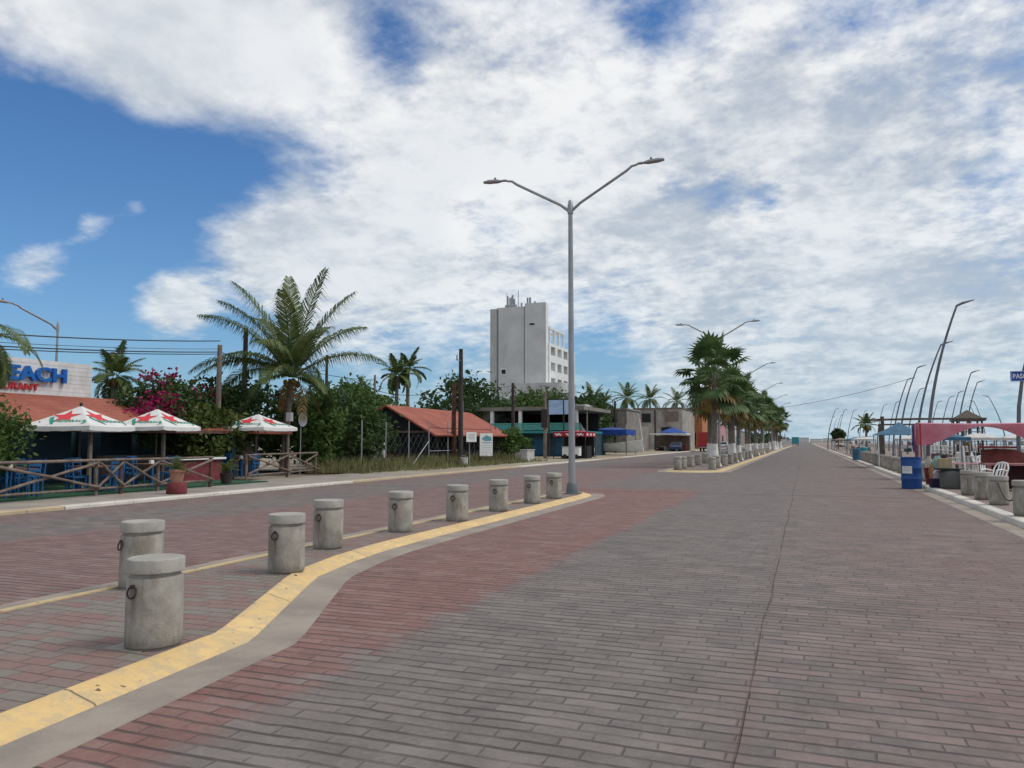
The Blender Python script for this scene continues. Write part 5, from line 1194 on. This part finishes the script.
for j in range(N + 1):
    for i in range(N + 1):
        u, v = i / N * 2 - 1, j / N * 2 - 1; vs.append((W / 2 + u * W / 2, Dp / 2 + v * Dp / 2, 1.85 + .78 * (1 - max(abs(u), abs(v)) ** .85)))
cb.add(vs, [(j * (N + 1) + i, j * (N + 1) + i + 1, (j + 1) * (N + 1) + i + 1, (j + 1) * (N + 1) + i) for j in range(N) for i in range(N)])
cb.slab([(-.9, 1.5, 1.72), (1.0, .2, 1.86), (1.0, 2.8, 1.86), (-.9, 2.4, 1.72)], .02); cb.build('canopy', M_BLUEC2, cp)
for x, y in [(.1, .1), (W - .1, .1), (.1, Dp - .1), (W - .1, Dp - .1)]: MB().tube([(x, y, 0), (x, y, 1.9)], .03, 8).build('post', M_WHITE, cp)
fl_ = thing('rolled_flag', 'blue flag hanging rolled on a white pole beside the slate tarp', 'flag', (5.1, 44, HR)); MB().tube([(0, 0, 0), (0, 0, 2.3)], .025, 8).build('pole', M_WHITE, fl_); MB().tube([(.06, 0, 2.28), (.16, 0, 1.9), (.12, 0, 1.3), (.20, 0, .75)], [.04, .13, .15, .06], 8).build('cloth', mat('navy_cloth', (.02, .05, .16), .8), fl_, True)
pg = thing('driftwood_pergola', 'driftwood pergola with a long horizontal pole beam', 'pergola', (4.95, 58, HR))
MB().tube([(0, 0, 0), (0, 0, 1.6), (.02, 0, 3.15)], [.14, .125, .115], 10).build('post', M_DRIFT, pg, True); MB().tube([(5.2, 0, 0), (5.2, 0, 3.0)], .11, 10).build('post', M_DRIFT, pg, True)
MB().tube([(-.8, 0, 2.92), (2, 0, 2.96), (6.2, 0, 2.95)], [.07, .075, .06], 8).build('beam', M_DRIFT, pg, True); MB().tube([(.1, 3, 2.65), (5.4, 3, 2.65)], .06, 8).build('beam', M_DRIFT, pg, True); MB().tube([(0.1, 3, 0), (0.1, 3, 2.7)], .11, 8).build('post', M_DRIFT, pg, True); MB().tube([(5.3, 3, 0), (5.3, 3, 2.7)], .11, 8).build('post', M_DRIFT, pg, True)
ht = thing('lookout_hut', 'lookout hut with a thatched pyramid roof above the pink canopy', 'hut', (12.1, 70, HR))
MB().add([(-1.1, -1.1, 3.15), (1.1, -1.1, 3.15), (1.1, 1.1, 3.15), (-1.1, 1.1, 3.15), (0, 0, 3.95), (-1.1, -1.1, 3.05), (1.1, -1.1, 3.05), (1.1, 1.1, 3.05), (-1.1, 1.1, 3.05)], [(0, 1, 4), (1, 2, 4), (2, 3, 4), (3, 0, 4), (0, 5, 6, 1), (1, 6, 7, 2), (2, 7, 8, 3), (3, 8, 5, 0), (5, 8, 7, 6)]).build('roof', M_THATCH, ht)
for x in (-.85, .85):
    for y in (-.85, .85): MB().tube([(x, y, 0), (x, y, 3.1)], .07, 8).build('post', M_POLE, ht)
MB().box((0, 0, 1.9), (1.9, 1.9, .12)).build('platform', M_WOODL, ht); rl = MB()
for y in (-.9, .9): rl.box((0, y, 2.5), (1.9, .06, .06)); rl.box((0, y, 2.2), (1.9, .05, .05))
for x in (-.9, .9): rl.box((x, 0, 2.5), (.06, 1.9, .06))
rl.build('railing', M_WOODL, ht); ld = MB()
for s in (-.25, .25): ld.bar((s, -2.0, 0), (s, -.95, 1.9), .05, .05)
for k in range(6): ld.bar((-.25, -2.0 + 1.05 * (k + .5) / 6, 1.9 * (k + .5) / 6), (.25, -2.0 + 1.05 * (k + .5) / 6, 1.9 * (k + .5) / 6), .04, .04)
ld.build('ladder', M_WOODL, ht)
# stall table, chair and goods
tb2 = thing('vendor_table', 'dark red wooden vendor stall with a stepped backboard behind the bollards', 'stall', (5.15, 27.2, HR)); M_MAR = mat('maroon_wood', (.17, .045, .04), .7, .25, 4)
MB().box((1.2, 0, .78), (2.6, 1.0, .06)).build('counter', mat('dusty_pink_wood', (.36, .17, .16), .7), tb2)
bkb = MB(); poly = [(-.05, .80), (2.5, .80), (2.5, 1.0), (1.35, 1.02), (1.1, 1.12), (.85, 1.22), (.35, 1.24), (.1, 1.22), (-.05, 1.22)]; n = len(poly); bkb.add([(x, .38, z) for x, z in poly] + [(x, .44, z) for x, z in poly], [tuple(range(n)), tuple(range(n, 2 * n))[::-1]] + [(i, n + i, n + (i + 1) % n, (i + 1) % n) for i in range(n)]); bkb.build('backboard', M_MAR, tb2)
MB().box((.35, .2, 1.29), (.95, .5, .06)).build('shelf', M_REDB, tb2)
for x in (.0, .42, 1.5, 2.4): MB().box((x, -.42, .375), (.10, .08, .75)).build('leg', mat('dusty_pink_wood', (.36, .17, .16), .7), tb2)
MB().box((1.2, .25, .38), (2.3, .05, .72)).build('back_panel', mat('deep_maroon', (.06, .02, .025), .8), tb2)
plastic_chair('white plastic chair leaning behind the promenade bollards', (4.98, 25.7, HR + .02), R(-50), R(-12))
tb3 = thing('folding_table', 'pink topped folding table behind the white canopy pole', 'table', (4.75, 29.6, HR)); MB().box((.2, 0, .72), (1.2, .7, .04)).build('tabletop', mat('pale_pink', (.50, .26, .28), .6), tb3)
for x in (-.3, .7): MB().bar((x, -.3, 0), (x + .0, .3, .7), .03, .03).build('leg', M_GALV, tb3)
tag(MB().tube([(4.62, 27.2, HR), (4.56, 27.2, 1.45)], .028, 8).build('white_pole', M_WHITE), 'slim white pole leaning beside the vendor goods', 'pole')
gr2 = thing('metal_drum_stove', 'dark grey cooking drum with a tray on top beside the barrel', 'stove', (4.25, 27.5, HR)); MB().lathe([(.30, 0), (.33, .05), (.34, .50), (.30, .56)], 20).build('drum', mat('sooty_metal', (.09, .09, .085), .7), gr2, True); MB().box((0, 0, .60), (.85, .6, .05)).build('tray', M_DARK, gr2); MB().box((-.15, .05, .78), (.34, .3, .30)).build('basket', mat('straw', (.38, .30, .18), .9), gr2)
gz = [('plastic_crate', 'dark blue crate beside the cooking drum', (3.98, 27.9), (.5, .4, .28), (.01, .015, .04), 0), ('cloth_bundle', 'pale lilac cloth bundle on the dark blue crate', (3.98, 27.9), (.42, .34, .30), (.50, .42, .48), .28),
      ('shopping_bag', 'green and white bag hanging above the cloth bundle', (4.03, 28.5), (.34, .22, .5), (.22, .34, .29), .5), ('shopping_bag', 'orange net bag beside the blue barrel', (3.98, 29.2), (.28, .22, .75), (.36, .17, .08), .0),
      ('red_bucket', 'red bucket of goods standing behind the blue barrel', (3.99, 29.8), (.4, .4, .55), (.22, .03, .03), 0), ('shopping_bag', 'yellow green sack propped behind the red bucket', (4.02, 30.4), (.3, .25, .95), (.34, .35, .26), .0)]
for nm, lab, (x, y), (a, b_, c), cl, z in gz:
    m = mat('goods_' + lab.split()[0] + lab.split()[1], cl, .7, .25, 8); mb = MB()
    if nm == 'plastic_crate':
        mb.box((0, 0, .02), (a, b_, .04))
        for s in (-1, 1):
            for zz in (.08, .16, .25): mb.box((s * a / 2, 0, zz), (.03, b_, .05)); mb.box((0, s * b_ / 2, zz), (a, .03, .05))
            for q in (-1, 1): mb.box((s * a / 2, q * b_ / 2, c / 2), (.045, .045, c))
        mb.box((0, 0, .14), (a - .06, b_ - .06, .2))
    elif nm == 'red_bucket': mb.lathe([(a * .38, 0), (a * .5, c), (a * .52, c + .02), (a * .46, c), (a * .4, c * .7), (.01, c * .7)], 16)
    else:
        rgb = random.Random(len(lab)); n_, k_ = 14, 9; vs = []
        for j in range(k_ + 1):
            v = j / k_; rad = (.8 + .3 * math.sin(v * 2.6)) * (1 - max(0, v - .72) * 2.3)
            for i in range(n_):
                q = 2 * math.pi * i / n_; sq = 1 / max(abs(math.cos(q)), abs(math.sin(q))) ** .7; jt = rgb.uniform(.84, 1.12)
                vs.append((a * .42 * rad * sq * jt * math.cos(q), b_ * .42 * rad * sq * jt * math.sin(q), c * v + rgb.uniform(-.02, .02) * (0 < j < k_)))
        mb.add(vs, [(j * n_ + i, j * n_ + (i + 1) % n_, (j + 1) * n_ + (i + 1) % n_, (j + 1) * n_ + i) for j in range(k_) for i in range(n_)] + [tuple(range(n_))[::-1], tuple(k_ * n_ + i for i in range(n_))])
    o = mb.build(nm, m, None, nm != 'plastic_crate'); o.location = (x, y, HR + z); tag(o, lab, 'goods')
GOODM = [mat('muted_goods_%d' % k, c, .8, .3, 9) for k, c in enumerate([(.20, .05, .05), (.30, .28, .24), (.06, .09, .12), (.16, .11, .07), (.40, .36, .33), (.08, .16, .15), (.25, .12, .15)])]
for x, y, rz, lab in [(6.3, 33.0, .6, 'white plastic chair facing away under the pink canopy'), (7.3, 33.6, 2.2, 'white plastic chair turned sideways under the pink canopy'), (6.9, 44.0, 4.0, 'white plastic chair behind the pink canopy, nearest the flag'),
                      (8.2, 45.0, 1.2, 'white plastic chair behind the pink canopy, middle one'), (9.6, 44.5, 3.0, 'white plastic chair behind the pink canopy, farthest right')]:
    plastic_chair(lab, (x, y, HR), rz)
for x, y, lab, m in [(6.8, 31.6, 'low brown table under the pink canopy', M_WOODR), (7.9, 43.6, 'pale round edged table behind the pink canopy', M_WHITED)]:
    t = thing('plastic_table', lab, 'table', (x, y, HR)); MB().box((0, 0, .72), (.95, .8, .035)).build('tabletop', m, t)
    for q in (-.4, .4):
        for r_ in (-.32, .32): MB().tube([(q, r_, 0), (q, r_, .71)], .025, 6).build('leg', m, t)
bl_ = thing('balustrade', 'white post and rail balustrade behind the promenade stalls', 'railing', (14.6, 0, HR))
for k in range(34): MB().box((0, 24 + 3 * k, .5), (.16, .16, 1.0)).build('post', M_WHITE, bl_)
for z in (.45, .9): MB().tube([(0, 24, z), (0, 123, z)], .045, 6).build('rail', M_WHITE, bl_)
# malecon wall with railing, far stalls
mw = thing('seawall', 'long pale seawall with a thin railing beyond the promenade', 'wall', (17.4, 0, 0)); MB().box((0, 160, .45), (.35, 300, .9)).build('wall', M_WHITED, mw); rl = MB(); rl.tube([(0, 10, 1.55), (0, 310, 1.55)], .03, 6); rl.tube([(0, 10, 1.25), (0, 310, 1.25)], .025, 6)
for k in range(100): rl.tube([(0, 10 + 3 * k, .9), (0, 10 + 3 * k, 1.56)], .03, 6)
rl.build('railing', M_DGREY, mw)
for i, (x, y, m, lab) in enumerate([(6.8, 46.0, M_BLUEC2, 'blue topped stall just right of the slate tarp'), (9.5, 52, M_WHITED, 'white frame stall beneath the lookout hut'), (12.5, 56, M_WHITED, 'pale stall under the right half of the pink canopy'), (5.4, 84, M_WHITED, 'white topped stall beyond the wooden pergola'),
                                    (5.6, 98, M_BLUEC2, 'small blue stall far along the promenade'), (5.2, 128, M_BRICKW, 'brown roofed stall far along the promenade'), (5.4, 146, M_DARK, 'dark roofed stall near the far promenade end'), (8.5, 75, M_WHITED, 'pale stall behind the pergola')]):
    st = canopy_stall('market_stall', lab, x, y, 2.2, 2.2, 1.75, m, .3, M_GALV, .15); st['group'] = 'small market stalls on the promenade'
    MB().box((0, .35, .62), (1.5, .7, .05)).build('counter', M_WOODL, st)
    for q in (-.65, .65): MB().box((q, .35, .3), (.06, .6, .6)).build('trestle', M_POLE2, st)
    rg2 = random.Random(60 + i)
    for k in range(7):
        a = rg2.uniform(.12, .28); MB().box((rg2.uniform(-.65, .65), .35 + rg2.uniform(-.2, .2), .65 + a / 2), (a, a * .8, a), rg2.uniform(0, 3)).build('goods', rg2.choice(GOODM), st)
    for k in range(3):
        a = rg2.uniform(.2, .4); MB().lathe([(.05, 0), (.12, a * .2), (.10, a * .8), (.03, a)], 7, (-.7 + .6 * k, -.95, 1.15 + rg2.uniform(0, .2))).build('hanging_goods', rg2.choice(GOODM), st)
mk = thing('waste_bin', 'pair of blue plastic waste drums far along the right kerb', 'bin', (3.75, 66, HR)); MB().lathe([(.3, 0), (.3, .85), (.26, .9)], 16).build('drum', M_BLUEC2, mk); MB().lathe([(.3, 0), (.3, .95), (.26, 1.0)], 16, (.6, 1.2, 0)).build('drum', M_TEAL, mk)
